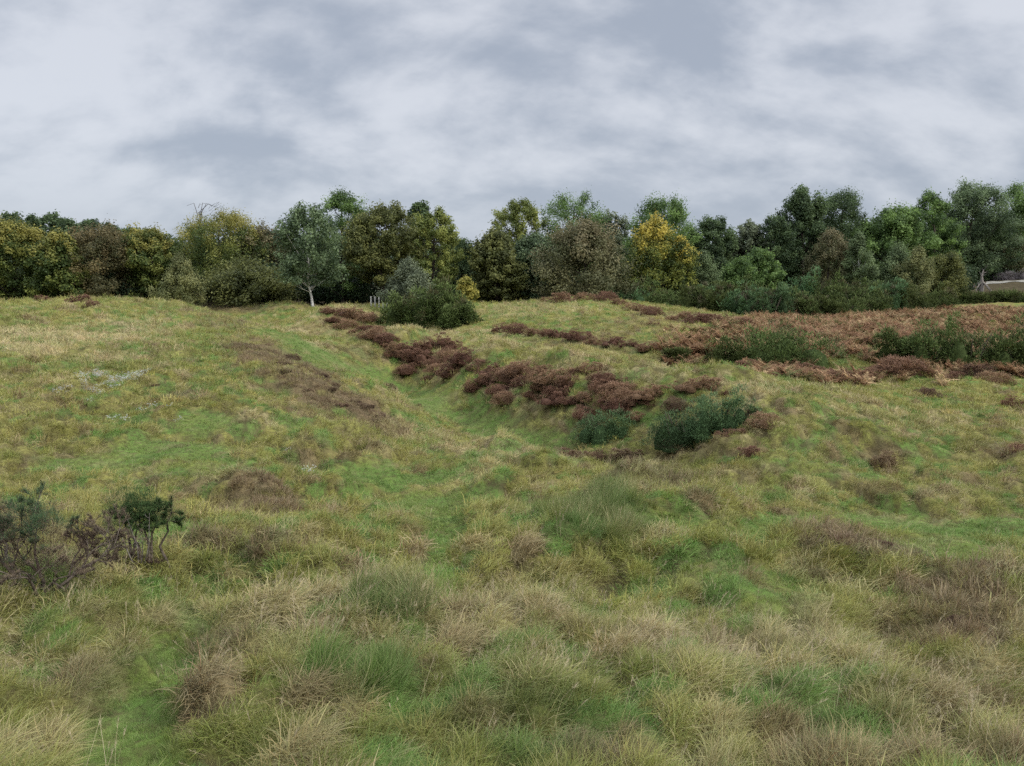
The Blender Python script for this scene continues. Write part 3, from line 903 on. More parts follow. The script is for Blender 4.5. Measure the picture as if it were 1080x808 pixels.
# large bush in front of the wood
put_gorse(432, 343, 50, 27, 'large dark green bush in front of the wood, left lower part below the willow', 'bushes in front of the wood', 9000, 4, M_GORSE_FAR, .19, .11, dist=67)
put_gorse(460, 346, 56, 41, 'large dark green bush in front of the wood, highest middle part', 'bushes in front of the wood', 13000, 4, M_GORSE_FAR, .19, .11, dist=66)
put_gorse(486, 348, 34, 24, 'large dark green bush in front of the wood, right part sloping to the grass', 'bushes in front of the wood', 7000, 3, M_GORSE_FAR, .19, .11, dist=64)
put_gorse(500, 345, 16, 8, 'tiny gorse bush at the right foot of the large dark bush', 'bushes in front of the wood', 1200, 1, M_GORSE_FAR, .2, .05) if False else None
# gorse belt between the farther bank and the wood: three staggered rows
GB = 'gorse bushes of the belt between the grassy bank and the wood'
belt = []
gb = np.random.default_rng(55)
for x, y, d, h in [(660, 318, 84, 16), (684, 318, 86, 20), (708, 321, 82, 22), (734, 326, 78, 24), (760, 329, 76, 24), (788, 332, 74, 26), (815, 335, 72, 26), (842, 336, 74, 24), (868, 336, 76, 22), (895, 333, 80, 20), (920, 330, 84, 18),
                   (740, 308, 87, 24), (768, 310, 88, 26), (796, 310, 87, 27), (700, 305, 88, 20), (845, 304, 89, 30), (870, 305, 88, 31), (826, 310, 87, 25), (940, 322, 88, 19), (965, 318, 89, 19), (990, 318, 90, 18), (1012, 316, 98, 13), (1036, 317, 97, 9), (1060, 318, 96, 8), (1082, 319, 95, 8), (900, 314, 88, 24), (928, 308, 89, 21)]:
    kindm = M_GORSE_FAR if gb.uniform() < .75 else M_GORSE
    row = 'in the front row of the belt beyond the grassy bank' if d < 86 else ('low in front of the right hand trees' if x > 890 else 'in the back row of the belt, touching the trees')
    wh = 'below the golden tree' if x < 735 else 'below the low bushy green tree' if x < 790 else 'below the big dark trees' if x < 888 else 'below the slim birch' if x < 925 else 'below the yellowish pair of trees' if x < 1005 else 'by the dead stump' if x < 1045 else 'in front of the pale bare ground'
    row = ('in the front row of the belt ' if d < 86 else 'in the back row of the belt ') + wh
    put_gorse(x, y, 36 + gb.uniform(-3, 12), h * (gb.uniform(.9, 1.5) if x < 1005 else 1), 'gorse bush ' + row, GB + (' (front)' if d < 86 else ' (back)'), 6400, 4, kindm, .20, .11, dist=d, dscale=.8)


# ------------------------------------------------------------------ trees
def tree_meshes(H, W, kind, g, leaves, base_frac=.12, leaf=.20, slim=1.0):
    """trunk + limbs and a crown of leaf clumps carried on the limbs"""
    T = Tubes()
    r0 = (.018 * H + .05) * slim
    if kind == 'birch': r0 *= .7
    topz = H * .86
    nb = 8
    wob = np.cumsum(g.normal(0, .012 * H, (nb, 2)), 0); wob -= wob[0]
    tz = np.linspace(-.3, topz, nb)
    tr = np.c_[wob, tz]
    T.add(tr, np.linspace(r0, r0 * .18, nb) * np.r_[1.25, np.ones(nb - 1)], 8)

    def prof(t):     # crown radius against height, 0..1 within the crown
        if kind == 'round': return np.sqrt(np.clip(1 - (2 * t - .86) ** 2 / 1.35, 0, 1)) ** .9
        if kind == 'dome': return np.sqrt(np.clip(1 - t ** 2.2, 0, 1)) * (.82 + .18 * np.sin(np.clip(t * 3, 0, 1.57)))
        if kind == 'tall': return np.clip(1 - (2 * t - .95) ** 4 / 1.25, 0, 1) ** .6
        if kind == 'birch': return np.clip(np.sin(np.clip(t * .86 + .14, 0, 1) * PI), 0, 1) ** .8 * (1.05 - .5 * t)
        return np.ones_like(t)
    z0 = H * base_frac
    nc = {'round': 230, 'dome': 260, 'tall': 190, 'birch': 150}[kind]
    t = g.uniform(0, 1, nc) ** .85
    ph = g.uniform(0, 2 * PI, nc)
    sd_ = int(g.integers(999))
    lob = .60 + .68 * vnoise(np.cos(ph) * 1.5 + 5 + t * 1.7, np.sin(ph) * 1.5 + t * 4.1, sd_)
    rho = g.uniform(.05, 1, nc) ** .42
    R = W / 2 * prof(t) * lob * rho
    C = np.c_[R * np.cos(ph), R * np.sin(ph), z0 + (H - z0) * t * (.90 + .08 * vnoise(ph * 1.3, t, sd_ + 1))]
    cx = np.interp(C[:, 2], tz, wob[:, 0]); cy = np.interp(C[:, 2], tz, wob[:, 1]); C[:, 0] += cx; C[:, 1] += cy
    S = (.4 + W * .42) * g.uniform(.10, .22, nc)
    # limbs towards the clumps
    for i in g.choice(nc, min(nc, 34), replace=False):
        e = C[i]
        sz = max(z0 * .6, e[2] - np.hypot(e[0], e[1]) * g.uniform(.5, 1.0) - .03 * H)
        sz = min(sz, topz * .95)
        b = np.array([np.interp(sz, tz, wob[:, 0]), np.interp(sz, tz, wob[:, 1]), sz])
        m1 = b * .6 + e * .4 + np.array([0, 0, -.02 * H]) + g.normal(0, .01 * H, 3); m2 = b * .25 + e * .75 + g.normal(0, .01 * H, 3)
        rb = r0 * .38 * (1 - .6 * sz / H)
        T.add([b, m1, m2, e], [rb, rb * .7, rb * .45, rb * .15], 5)
    # fine side twigs of clumps pack
    vol = S ** 2; ci = g.choice(nc, leaves, p=vol / vol.sum())
    D = g.normal(0, 1, (leaves, 3)); D /= np.linalg.norm(D, axis=1)[:, None]
    rad = g.uniform(.10, 1.25, leaves) ** .5
    flat = .72 if kind != 'birch' else 1.0
    el = C.copy(); el[:, 2] = (C[:, 2] - (z0 + H) * .45) * .5 + .25 * W; el /= np.linalg.norm(el, axis=1)[:, None] + 1e-9
    el = el + g.normal(0, .25, el.shape)                      # boughs reach outwards
    P = C[ci] + D * (S[ci] * rad)[:, None] * np.array([1.0, 1.0, flat]) + el[ci] * (S[ci] * np.clip(g.normal(0, .5, leaves), -1, 1))[:, None]
    loose = g.uniform(0, 1, leaves) < .12                     # leaves filling in between the boughs
    P[loose] += g.uniform(-1, 1, (loose.sum(), 3)) * (S[ci][loose] * .5)[:, None]
    if kind != 'birch':                      # layered boughs droop at their rims
        P[:, 2] -= (np.abs(D[:, 0]) + np.abs(D[:, 1])) * S[ci] * .12
    sc = leaf * g.uniform(.6, 1.35, leaves)
    # leaf: an upright-biased random quad
    nrm = D * .75 + g.normal(0, .34, (leaves, 3)) + np.array([0, 0, .40]); nrm /= np.linalg.norm(nrm, axis=1)[:, None]
    a = np.cross(nrm, g.normal(0, 1, (leaves, 3))); a /= np.linalg.norm(a, axis=1)[:, None] + 1e-9
    b = np.cross(nrm, a)
    a *= (sc * .5)[:, None]; b *= (sc * .34)[:, None]
    V = np.stack([P - a, P - b * 1.0, P + a, P + b], 1).reshape(-1, 3)
    Fc = np.arange(leaves * 4).reshape(-1, 4)
    rnd = np.repeat(g.uniform(0, 1, leaves), 4)
    cl = np.repeat(g.uniform(0, 1, nc)[ci], 4)
    tt = np.repeat(np.clip((P[:, 2] - z0) / (H - z0), 0, 1), 4)
    crown = np_mesh('crown', V, Fc, {'tt': ('FLOAT', 'POINT', tt), 'rnd': ('FLOAT', 'POINT', rnd), 'clump': ('FLOAT', 'POINT', cl)})
    return T.mesh('trunk'), crown


LM = {
    'green': leaf_material('leaves_green', (0.076, 0.129, 0.038), (0.149, 0.223, 0.063)),
    'dark': leaf_material('leaves_dark_green', (0.051, 0.082, 0.036), (0.098, 0.140, 0.056)),
    'bluegreen': leaf_material('leaves_blue_green', (0.078, 0.116, 0.056), (0.149, 0.197, 0.095)),
    'olive': leaf_material('leaves_olive', (0.087, 0.101, 0.033), (0.159, 0.165, 0.052)),
    'yelltop': leaf_material('leaves_green_turning_yellow', (0.065, 0.100, 0.027), (0.153, 0.176, 0.043), (0.235, 0.215, 0.055)),
    'orangetop': leaf_material('leaves_green_turning_orange', (0.071, 0.088, 0.030), (0.151, 0.134, 0.041), (0.299, 0.194, 0.058)),
    'yellgreen': leaf_material('leaves_yellow_green', (0.134, 0.169, 0.042), (0.254, 0.271, 0.073)),
    'gold': leaf_material('leaves_golden', (.20, .20, .04), (.36, .31, .07), None),
    'goldtop': leaf_material('leaves_golden_over_green', (0.070, 0.102, 0.028), (0.228, 0.239, 0.049), (0.46, 0.37, 0.075)),
    'rust': leaf_material('leaves_reddish_brown', (0.087, 0.089, 0.038), (0.157, 0.126, 0.053), (0.170, 0.135, 0.065)),
    'brown': leaf_material('leaves_brownish', (0.102, 0.109, 0.048), (0.165, 0.156, 0.074), (0.184, 0.157, 0.084)),
    'grey': leaf_material('leaves_grey_green', (0.110, 0.134, 0.079), (0.174, 0.198, 0.116)),
    'pale': leaf_material('leaves_pale_green', (0.104, 0.145, 0.063), (0.168, 0.215, 0.098)),
    'paleyel': leaf_material('leaves_pale_yellow_green', (0.141, 0.158, 0.061), (0.229, 0.229, 0.094)),
}

# px, top y, width px, metres ahead, crown shape, leaves, colour, crown base, label, trunk
TREES = [
    (-28, 244, 80, 92, 'round', 14000, 'yelltop', .05, 'yellow topped tree cut by the left edge of the photo', 0),
    (22, 233, 66, 92, 'round', 15000, 'yelltop', .05, 'bright yellow green tree, first whole one from the left edge', 0),
    (66, 247, 52, 90, 'dome', 14000, 'yelltop', .04, 'yellow green tree with branches down to the grass, second from the left edge', 0),
    (114, 238, 76, 94, 'round', 16000, 'rust', .05, 'rusty reddish green tree behind the left mound', 0),
    (166, 243, 60, 96, 'round', 15000, 'yelltop', .05, 'green tree with a little yellow, right of the rusty one', 0),
    (238, 225, 84, 98, 'round', 19000, 'yelltop', .06, 'broad tree with an orange yellow top left of the pale trunked tree', 0),
    (194, 272, 46, 84, 'birch', 9000, 'paleyel', .04, 'small pale yellowish tree with fine upright branches at the end of the left mound', 0),
    (262, 280, 84, 91, 'dome', 14000, 'olive', .03, 'low rounded olive tree with foliage down to the ground', 0),
    (285, 240, 50, 100, 'round', 12000, 'brown', .05, 'thinning brownish tree left of the pale trunked tree', 0),
    (331, 219, 62, 84, 'round', 6500, 'bluegreen', .24, 'pale barked tree with a grey green crown and bare white trunk', 1),
    (364, 204, 50, 96, 'tall', 13000, 'green', .12, 'tallest tree of the left wood, ragged top behind the pale trunked tree', 0),
    (405, 216, 62, 92, 'round', 17000, 'olive', .28, 'olive tree with dark shade beneath it, right of the tallest one', 0),
    (438, 210, 28, 104, 'round', 4500, 'dark', .1, 'dark narrow tree top poking out behind the yellowish one', 0),
    (459, 221, 46, 94, 'tall', 14000, 'yellgreen', .08, 'yellow green tree at the right end of the left wood', 0),
    (432, 277, 50, 72, 'birch', 9000, 'grey', .02, 'small grey green willow behind the large dark bush', 0),
    (492, 293, 22, 80, 'dome', 3500, 'gold', .05, 'little bright yellow bush right of the large dark bush', 0),
    (488, 252, 44, 110, 'round', 9000, 'dark', .05, 'dark tree in the dip between the two woods', 0),
    (524, 243, 52, 92, 'dome', 14000, 'olive', .04, 'green and yellow tree at the left end of the middle wood', 0),
    (549, 210, 42, 104, 'tall', 12000, 'yellgreen', .1, 'tall yellow green tree, upright, in the middle wood', 0),
    (566, 248, 54, 94, 'dome', 14000, 'bluegreen', .04, 'dark bluish tree in front of the tall yellow green one', 0),
    (600, 205, 66, 106, 'round', 16000, 'green', .1, 'tall green open topped tree in the middle wood', 0),
    (616, 236, 90, 88, 'dome', 19000, 'brown', .03, 'broad brownish dome shaped tree in the middle of the wood', 0),
    (645, 222, 40, 110, 'tall', 7000, 'grey', .1, 'thin grey half bare tree behind the brownish dome', 0),
    (690, 210, 70, 104, 'round', 16000, 'green', .1, 'round topped green tree behind the golden tree', 0),
    (688, 231, 60, 92, 'dome', 6500, 'goldtop', .06, 'golden yellow tree, brightest in the wood', 0),
    (715, 250, 30, 91, 'round', 4500, 'goldtop', .3, 'smaller golden orange tree at the right shoulder of the brightest one', 0),
    (751, 229, 48, 104, 'round', 12000, 'dark', .06, 'dark rounded tree right of the golden one', 0),
    (786, 233, 36, 106, 'tall', 8000, 'grey', .05, 'greyish tree between the two dark ones', 0),
    (712, 268, 46, 94, 'birch', 8000, 'grey', .03, 'small grey green willow below the golden tree, left of a pair', 0),
    (742, 265, 44, 94, 'birch', 8000, 'pale', .03, 'small willow below the golden tree, right of a pair', 0),
    (775, 272, 46, 96, 'dome', 8000, 'green', .03, 'low green bushy tree behind the gorse belt', 0),
    (812, 228, 40, 106, 'round', 9000, 'dark', .05, 'dark tree pressed against the left of the biggest dark tree', 0),
    (843, 199, 58, 108, 'round', 16000, 'dark', .06, 'biggest dark tree, its left rounded top', 0),
    (884, 198, 56, 110, 'round', 16000, 'dark', .06, 'big dark tree joined to the right of the biggest one', 0),
    (800, 262, 40, 98, 'round', 7000, 'green', .03, 'low bright green tree below the dark trees', 0),
    (870, 243, 46, 101, 'dome', 10000, 'brown', .05, 'yellowish brown tree in front of the big dark trees', 0),
    (906, 246, 36, 98, 'birch', 10000, 'pale', .03, 'slim pale green birch right of the big dark trees', 2),
    (937, 219, 72, 108, 'round', 18000, 'green', .05, 'broad round green tree behind the slim birch', 0),
    (944, 260, 50, 101, 'birch', 9000, 'pale', .03, 'pale green tree behind the yellowish pair at the right', 0),
    (962, 262, 44, 98, 'birch', 9000, 'paleyel', .03, 'yellowish green young tree, left of the pair at the right', 0),
    (992, 266, 40, 99, 'dome', 9000, 'olive', .03, 'brownish green young tree, right of the pair at the right', 0),
    (978, 204, 46, 112, 'tall', 12000, 'green', .06, 'green tree standing left of the tallest one at the right', 0),
    (1014, 192, 62, 140, 'round', 17000, 'bluegreen', .06, 'tallest tree at the right with layered branches', 0),
    (1040, 225, 46, 142, 'round', 11000, 'dark', .05, 'green tree below and right of the tallest one at the right', 0),
    (1070, 193, 60, 148, 'round', 16000, 'green', .06, 'tall green tree at the right edge of the photo', 0),
    (1110, 205, 70, 148, 'round', 12000, 'green', .06, 'tall tree mostly beyond the right edge of the photo', 0),
    (1066, 252, 50, 143, 'dome', 10000, 'brown', .05, 'brownish tree above the pale bare ground at the right', 0),
    (1024, 262, 40, 140, 'dome', 8000, 'dark', .03, 'dark low tree behind the dead stump', 0),
]
M_B = {0: M_BARK, 1: M_BIRCH, 2: M_BIRCH}
for k, (px, ty, wp, d, kind, nl, cm, bf, lb, bk) in enumerate(TREES):
    g = np.random.default_rng(1000 + k * 17)
    x = (px - 540) / F * d
    z = float(base_h(x, d)[0])
    top = at(px, ty, d)[2]
    H = (top - z) * 1.02; W = wp / F * d * 1.2
    root = empty('tree', (x, d, z - .05))
    tm, cmesh = tree_meshes(H, W, kind, g, int(nl * 2.3), bf, leaf=.19 + .10 * ((k * 7) % 5) / 4 if kind != 'birch' else .17, slim=.6 if bk == 1 else 1.0)
    link('trunk', tm, M_B[bk], root)
    link('crown', cmesh, LM[cm], root)
    tag(root, lb, 'tree', 'trees of the wood behind the earthworks')

# far conifers on rising ground at the left, each one a tree
for k, (px, ty, wp, d) in enumerate([(2, 228, 34, 200), (24, 223, 30, 205), (44, 227, 26, 200), (60, 224, 30, 210), (82, 230, 30, 205), (104, 230, 30, 215), (124, 235, 26, 210), (142, 238, 26, 215), (160, 242, 26, 225)]):
    g = np.random.default_rng(3000 + k)
    x = (px - 540) / F * d; z = float(base_h(x, d)[0]); H = at(px, ty, d)[2] - z
    root = empty('pine_tree', (x, d, z))
    tm, cmesh = tree_meshes(H, wp / F * d * 1.2, 'round', g, 7000, .3, leaf=.55)
    link('trunk', tm, M_BARK, root); link('crown', cmesh, LM['dark'], root)
    tag(root, 'dark pine in the row rising far behind the yellow topped trees at the left', 'pine tree', 'far dark pines at the left')


# the wood's interior far behind the front trees, which reads as one mass
def build_wood():
    g = np.random.default_rng(88)
    V = []; rn = []; cl = []; tt = []
    tubes = Tubes()
    k = 0
    for i in range(64):
        px = -120 + i * 21 + g.uniform(-8, 8)
        d = g.uniform(118, 150) if px < 1000 else g.uniform(150, 168)
        lim = np.interp(px, [-100, 150, 210, 330, 470, 490, 540, 700, 800, 860, 1000, 1200], [252, 250, 240, 232, 248, 262, 240, 232, 240, 215, 215, 205])
        x = (px - 540) / F * d; z = float(base_h(x, d)[0]); H = at(px, lim + g.uniform(4, 16), d)[2] - z
        W = g.uniform(6, 10)
        n = 4200
        D = g.normal(0, 1, (n, 3)); D /= np.linalg.norm(D, axis=1)[:, None]
        rad = g.uniform(.6, 1.0, n) * (.8 + .3 * vnoise(D[:, 0] * 3 + i, D[:, 2] * 3 + D[:, 1], 3))
        P = np.array([x, d, z + H * .53]) + D * rad[:, None] * np.array([W / 2, W / 2, H * .5])
        s = .5 * g.uniform(.6, 1.2, n)
        nr = D + g.normal(0, .6, (n, 3)); nr /= np.linalg.norm(nr, axis=1)[:, None]
        a = np.cross(nr, g.normal(0, 1, (n, 3))); a /= np.linalg.norm(a, axis=1)[:, None] + 1e-9; b = np.cross(nr, a)
        V.append(np.stack([P - a * (s * .5)[:, None], P - b * (s * .35)[:, None], P + a * (s * .5)[:, None], P + b * (s * .35)[:, None]], 1).reshape(-1, 3))
        rn.append(np.repeat(g.uniform(0, 1, n), 4)); cl.append(np.full(n * 4, g.uniform())); tt.append(np.repeat((D[:, 2] + 1) / 2, 4))
        tubes.add([[x, d, z - .3], [x, d, z + H * .5], [x, d, z + H * .85]], [.25, .16, .05], 6)
    for i in range(150):                     # added undergrowth and low boughs, dark leaves standing in for shade below crowns
        px = -140 + i * 9 + g.uniform(-5, 5)
        d = (97 if px < 480 else 99 if px < 760 else 112 if px < 1012 else 146) + g.uniform(-3, 4)
        x = (px - 540) / F * d; z = float(base_h(x, d)[0]); H = g.uniform(2.6, 5.2); W = g.uniform(3, 5); n = 1100
        D = g.normal(0, 1, (n, 3)); D /= np.linalg.norm(D, axis=1)[:, None]
        P = np.array([x, d, z + H * .45]) + D * (g.uniform(.6, 1, n) * (.75 + .4 * vnoise(D[:, 0] * 3 + i, D[:, 2] * 3 + D[:, 1], 3)))[:, None] * np.array([W / 2, W / 2, H * .5])
        s = .36 * g.uniform(.6, 1.2, n)
        nr = D + g.normal(0, .6, (n, 3)); nr /= np.linalg.norm(nr, axis=1)[:, None]
        a = np.cross(nr, g.normal(0, 1, (n, 3))); a /= np.linalg.norm(a, axis=1)[:, None] + 1e-9; b = np.cross(nr, a)
        V.append(np.stack([P - a * (s * .5)[:, None], P - b * (s * .35)[:, None], P + a * (s * .5)[:, None], P + b * (s * .35)[:, None]], 1).reshape(-1, 3))
        rn.append(np.repeat(g.uniform(0, .6, n), 4)); cl.append(np.full(n * 4, g.uniform(0, .4))); tt.append(np.zeros(n * 4))
    V = np.concatenate(V); n = len(V) // 4
    tv = np.concatenate(tubes.V); tf = np.concatenate(tubes.F) + len(V)
    z0 = np.zeros(len(tv))
    me = np_mesh('woodland', np.concatenate([V, tv]), np.concatenate([np.arange(n * 4).reshape(-1, 4), tf]),
                 {'tt': ('FLOAT', 'POINT', np.r_[np.concatenate(tt) * .5, z0]), 'rnd': ('FLOAT', 'POINT', np.r_[np.concatenate(rn), z0]), 'clump': ('FLOAT', 'POINT', np.r_[np.concatenate(cl), z0])})
    o = link('woodland', me, LM['dark'])
    tag(o, 'dark depth of the wood seen between and behind the front trees', 'woodland', kind='stuff')


build_wood()

# bare dead branches above the yellow topped tree
# ------------------------------------------------------------------ bracken
def frond_variant(seed):
    g = np.random.default_rng(seed); parts = []
    for f in range(7):
        a = g.uniform(0, 2 * PI); L = g.uniform(.55, .95)
        m = 14; s = np.linspace(.12, 1, m)
        th = .25 + s * g.uniform(.7, 1.3)
        st = L / m
        px_ = np.cumsum(np.sin(th)) * st; pz = np.cumsum(np.cos(th)) * st
        base = np.c_[px_ * math.cos(a), px_ * math.sin(a), pz]
        for sd in (-1, 1):
            parts.append(blades(base, np.full(m, a + sd * 1.15), .34 * (1.05 - s) + .03, g.uniform(1.1, 1.7, m), .4, .055, g.uniform(0, 1, m), 2))
        parts.append(blades(np.array([[0, 0, 0.]]), np.array([a]), np.array([L]), .35, 1.0, .012, np.array([.4]), 4))
    return mk('frond_%d' % seed, merge(parts))


def build_bracken():
    g = np.random.default_rng(9)
    m, nt, n, l = mat('bracken_rust')
    ic = N(n, 'ShaderNodeAttribute', attribute_type='INSTANCER', attribute_name='ic')
    r = N(n, 'ShaderNodeAttribute', attribute_type='GEOMETRY', attribute_name='rnd')
    v = maprange(n, l, r.outputs['Fac'], 0, 1, .65, 1.35, False)
    hsv = N(n, 'ShaderNodeHueSaturation'); l.new(ic.outputs['Color'], hsv.inputs['Color']); l.new(v, hsv.inputs['Value'])
    leafy_out(n, l, hsv.outputs[0], .3, .8, .1)
    A = [Patch(*p) for p in [(800, 358, 90, 18, 1), (860, 350, 100, 20, 1), (950, 345, 120, 18, 1), (1050, 340, 110, 20, 1), (1010, 380, 90, 18, 1), (900, 378, 70, 16, 1), (760, 362, 50, 10, .9), (1060, 390, 70, 14, 1), (960, 392, 60, 8, .9), (1150, 365, 90, 34, 1), (850, 385, 40, 8, .7)]]
    n_ = 26000
    x = g.uniform(8, 75, n_); y = g.uniform(34, 98, n_)
    nz = fbm(x * .3, y * .3, 19, 3)
    w = np.zeros(n_)
    for p in A: w = np.maximum(w, p.w(x, y, nz))
    k = (g.uniform(0, 1, n_) < w * sstep(.20, .40, fbm(x * .22, y * .22, 190, 3))) & (x < y * .80)
    x = x[k]; y = y[k]; n_ = len(x); print('bracken', n_)
    z = ground_h(x, y)
    s = g.uniform(.6, 1.15, n_) * (.7 + .5 * fbm(x * .5, y * .5, 8, 2))
    t = fbm(x * .25, y * .25, 29, 3)[:, None]; u = g.uniform(0, 1, (n_, 1))
    c = np.array([.34, .20, .105]) * (1 - t) + np.array([.24, .135, .080]) * t
    c = np.where(u > .76, np.array([.42, .30, .16]), c); c = np.where(u < .12, np.array([.12, .13, .045]), c)
    c = c * (1 + g.normal(0, .16, (n_, 1)))
    scatter('bracken', np.c_[x, y, z - .03], euler_tilt(g.uniform(0, 6.28, n_), g.normal(.05, .15, n_), g.normal(0, .15, n_)), np.c_[s, s, s], g.integers(0, 5, n_), np.clip(c, .02, .6),
            [frond_variant(50 + i) for i in range(5)], m, 'rusty brown bracken spread across the flat ground at the right', 'bracken')


build_bracken()


# ------------------------------------------------------------------ small white flowers on the left mound
def build_flowers():
    g = np.random.default_rng(12)
    m, nt, n, l = mat('flower_white')
    ic = N(n, 'ShaderNodeAttribute', attribute_type='INSTANCER', attribute_name='ic')
    leafy_out(n, l, ic.outputs['Color'], .2, .7, .1)
    vs = []
    for s in range(3):
        q = np.random.default_rng(600 + s); parts = []
        for f in range(12):
            c = np.array([q.normal(0, .12), q.normal(0, .12), 0]); h = q.uniform(.22, .36)
            parts.append(blades(c[None] + np.array([[0, 0, h]]) + q.normal(0, .012, (9, 3)), np.linspace(0, 5.6, 9), .024, 1.35, .2, .02, q.uniform(0, 1, 9), 1, taper=.8))
        vs.append(mk('flower_%d' % s, merge(parts)))
    A = [Patch(*p) for p in [(115, 400, 32, 6, 1), (90, 405, 22, 5, .8), (140, 396, 18, 5, .9), (70, 410, 16, 3, .4)]]
    n_ = 9000
    x = g.uniform(-19, -9, n_); y = g.uniform(20, 32, n_)
    nz = fbm(x * 1.2, y * 1.2, 19, 3); w = np.zeros(n_)
    for p in A: w = np.maximum(w, p.w(x, y, nz))
    k = g.uniform(0, 1, n_) < w * .30
    x = x[k]; y = y[k]; n_ = len(x); print('flowers', n_)
    # a few strays lower on the mound
    ex = [hit(a, b) for a, b in [(150, 432), (132, 440), (180, 428), (305, 478), (322, 492), (330, 494), (190, 440), (118, 437), (160, 425), (60, 415), (95, 420)]]
    x = np.r_[x, [e[0] for e in ex]]; y = np.r_[y, [e[1] for e in ex]]; n_ = len(x)
    z = ground_h(x, y)
    s = g.uniform(.45, .8, n_)
    scatter('wildflowers', np.c_[x, y, z], euler_tilt(g.uniform(0, 6.28, n_), g.normal(0, .1, n_), g.normal(-.1, .1, n_)), np.c_[s, s, s], g.integers(0, 3, n_),
            np.tile([.50, .51, .46], (n_, 1)) * g.uniform(.7, 1.1, (n_, 1)), vs, m, 'patch of small white flower heads on the face of the left mound', 'wildflowers')


build_flowers()


# ------------------------------------------------------------------ the two leggy gorse bushes in front, left
def branch_tree(starts, levels, g, split=(2, 3), ang=.5, shrink=.72, upb=.25):
    """recursive branching; returns polylines with radii and the list of end twigs"""
    segs = []; tips = []

    def grow(p, d, L, r, lv):
        k = 4
        P = [p]; dd = d.copy()
        for i in range(k):
            dd = dd + g.normal(0, .17, 3) + np.array([0, 0, upb * .12]); dd /= np.linalg.norm(dd)
            P.append(P[-1] + dd * L / k)
        segs.append((np.array(P), np.linspace(r, r * .68, k + 1), lv))
        if lv == 0:
            tips.append((np.array(P), dd)); return
        if lv <= 2: tips.append((np.array(P)[2:], dd))
        for j in range(g.integers(split[0], split[1] + 1)):
            ax = g.normal(0, 1, 3); ax -= dd * ax.dot(dd); ax /= np.linalg.norm(ax)
            a = ang * g.uniform(.55, 1.35)
            nd = dd * math.cos(a) + ax * math.sin(a) + np.array([0, 0, upb * .3]); nd /= np.linalg.norm(nd)
            grow(P[-1 - (j % 2)], nd, L * shrink * g.uniform(.75, 1.2), r * .62, lv - 1)
    for p, d, L, r in starts:
        d = np.array(d, float); d /= np.linalg.norm(d)
        grow(np.array(p, float), d, L, r, levels)
    return segs, tips


def spines(tips, g, per=26, L=.035, W=.0042, keep=None):
    P = []; A = []; Le = []; C = []
    for (pl, dd) in tips:
        c = g.uniform()
        u = g.uniform(0, len(pl) - 1.001, per); i = u.astype(int); f = (u - i)[:, None]
        q = pl[i] * (1 - f) + pl[i + 1] * f
        P.append(q); C.append(np.full(per, c))
    P = np.concatenate(P); C = np.concatenate(C)
    n = len(P)
    v, f, t, r = blades(P, g.uniform(0, 2 * PI, n), L * g.uniform(.5, 1.4, n), g.uniform(.1, 1.5, n), g.uniform(-.3, .3, n), W, g.uniform(0, 1, n), 1, taper=.25)
    return np_mesh('spines', v, f, {'tt': ('FLOAT', 'POINT', t), 'rnd': ('FLOAT', 'POINT', r), 'clump': ('FLOAT', 'POINT', np.repeat(C[:, None], 4, 1).ravel())})


M_GORSE_NEAR = heather_material('gorse_near_green', (.030, .055, .018), (.050, .085, .028), (.085, .130, .045))
M_GORSE_DEAD = heather_material('gorse_near_dead', (.080, .056, .040), (.130, .090, .064), (.20, .145, .105))
M_GORSE_BLUE = heather_material('gorse_near_bluish', (.042, .068, .032), (.065, .100, .045), (.105, .150, .072))


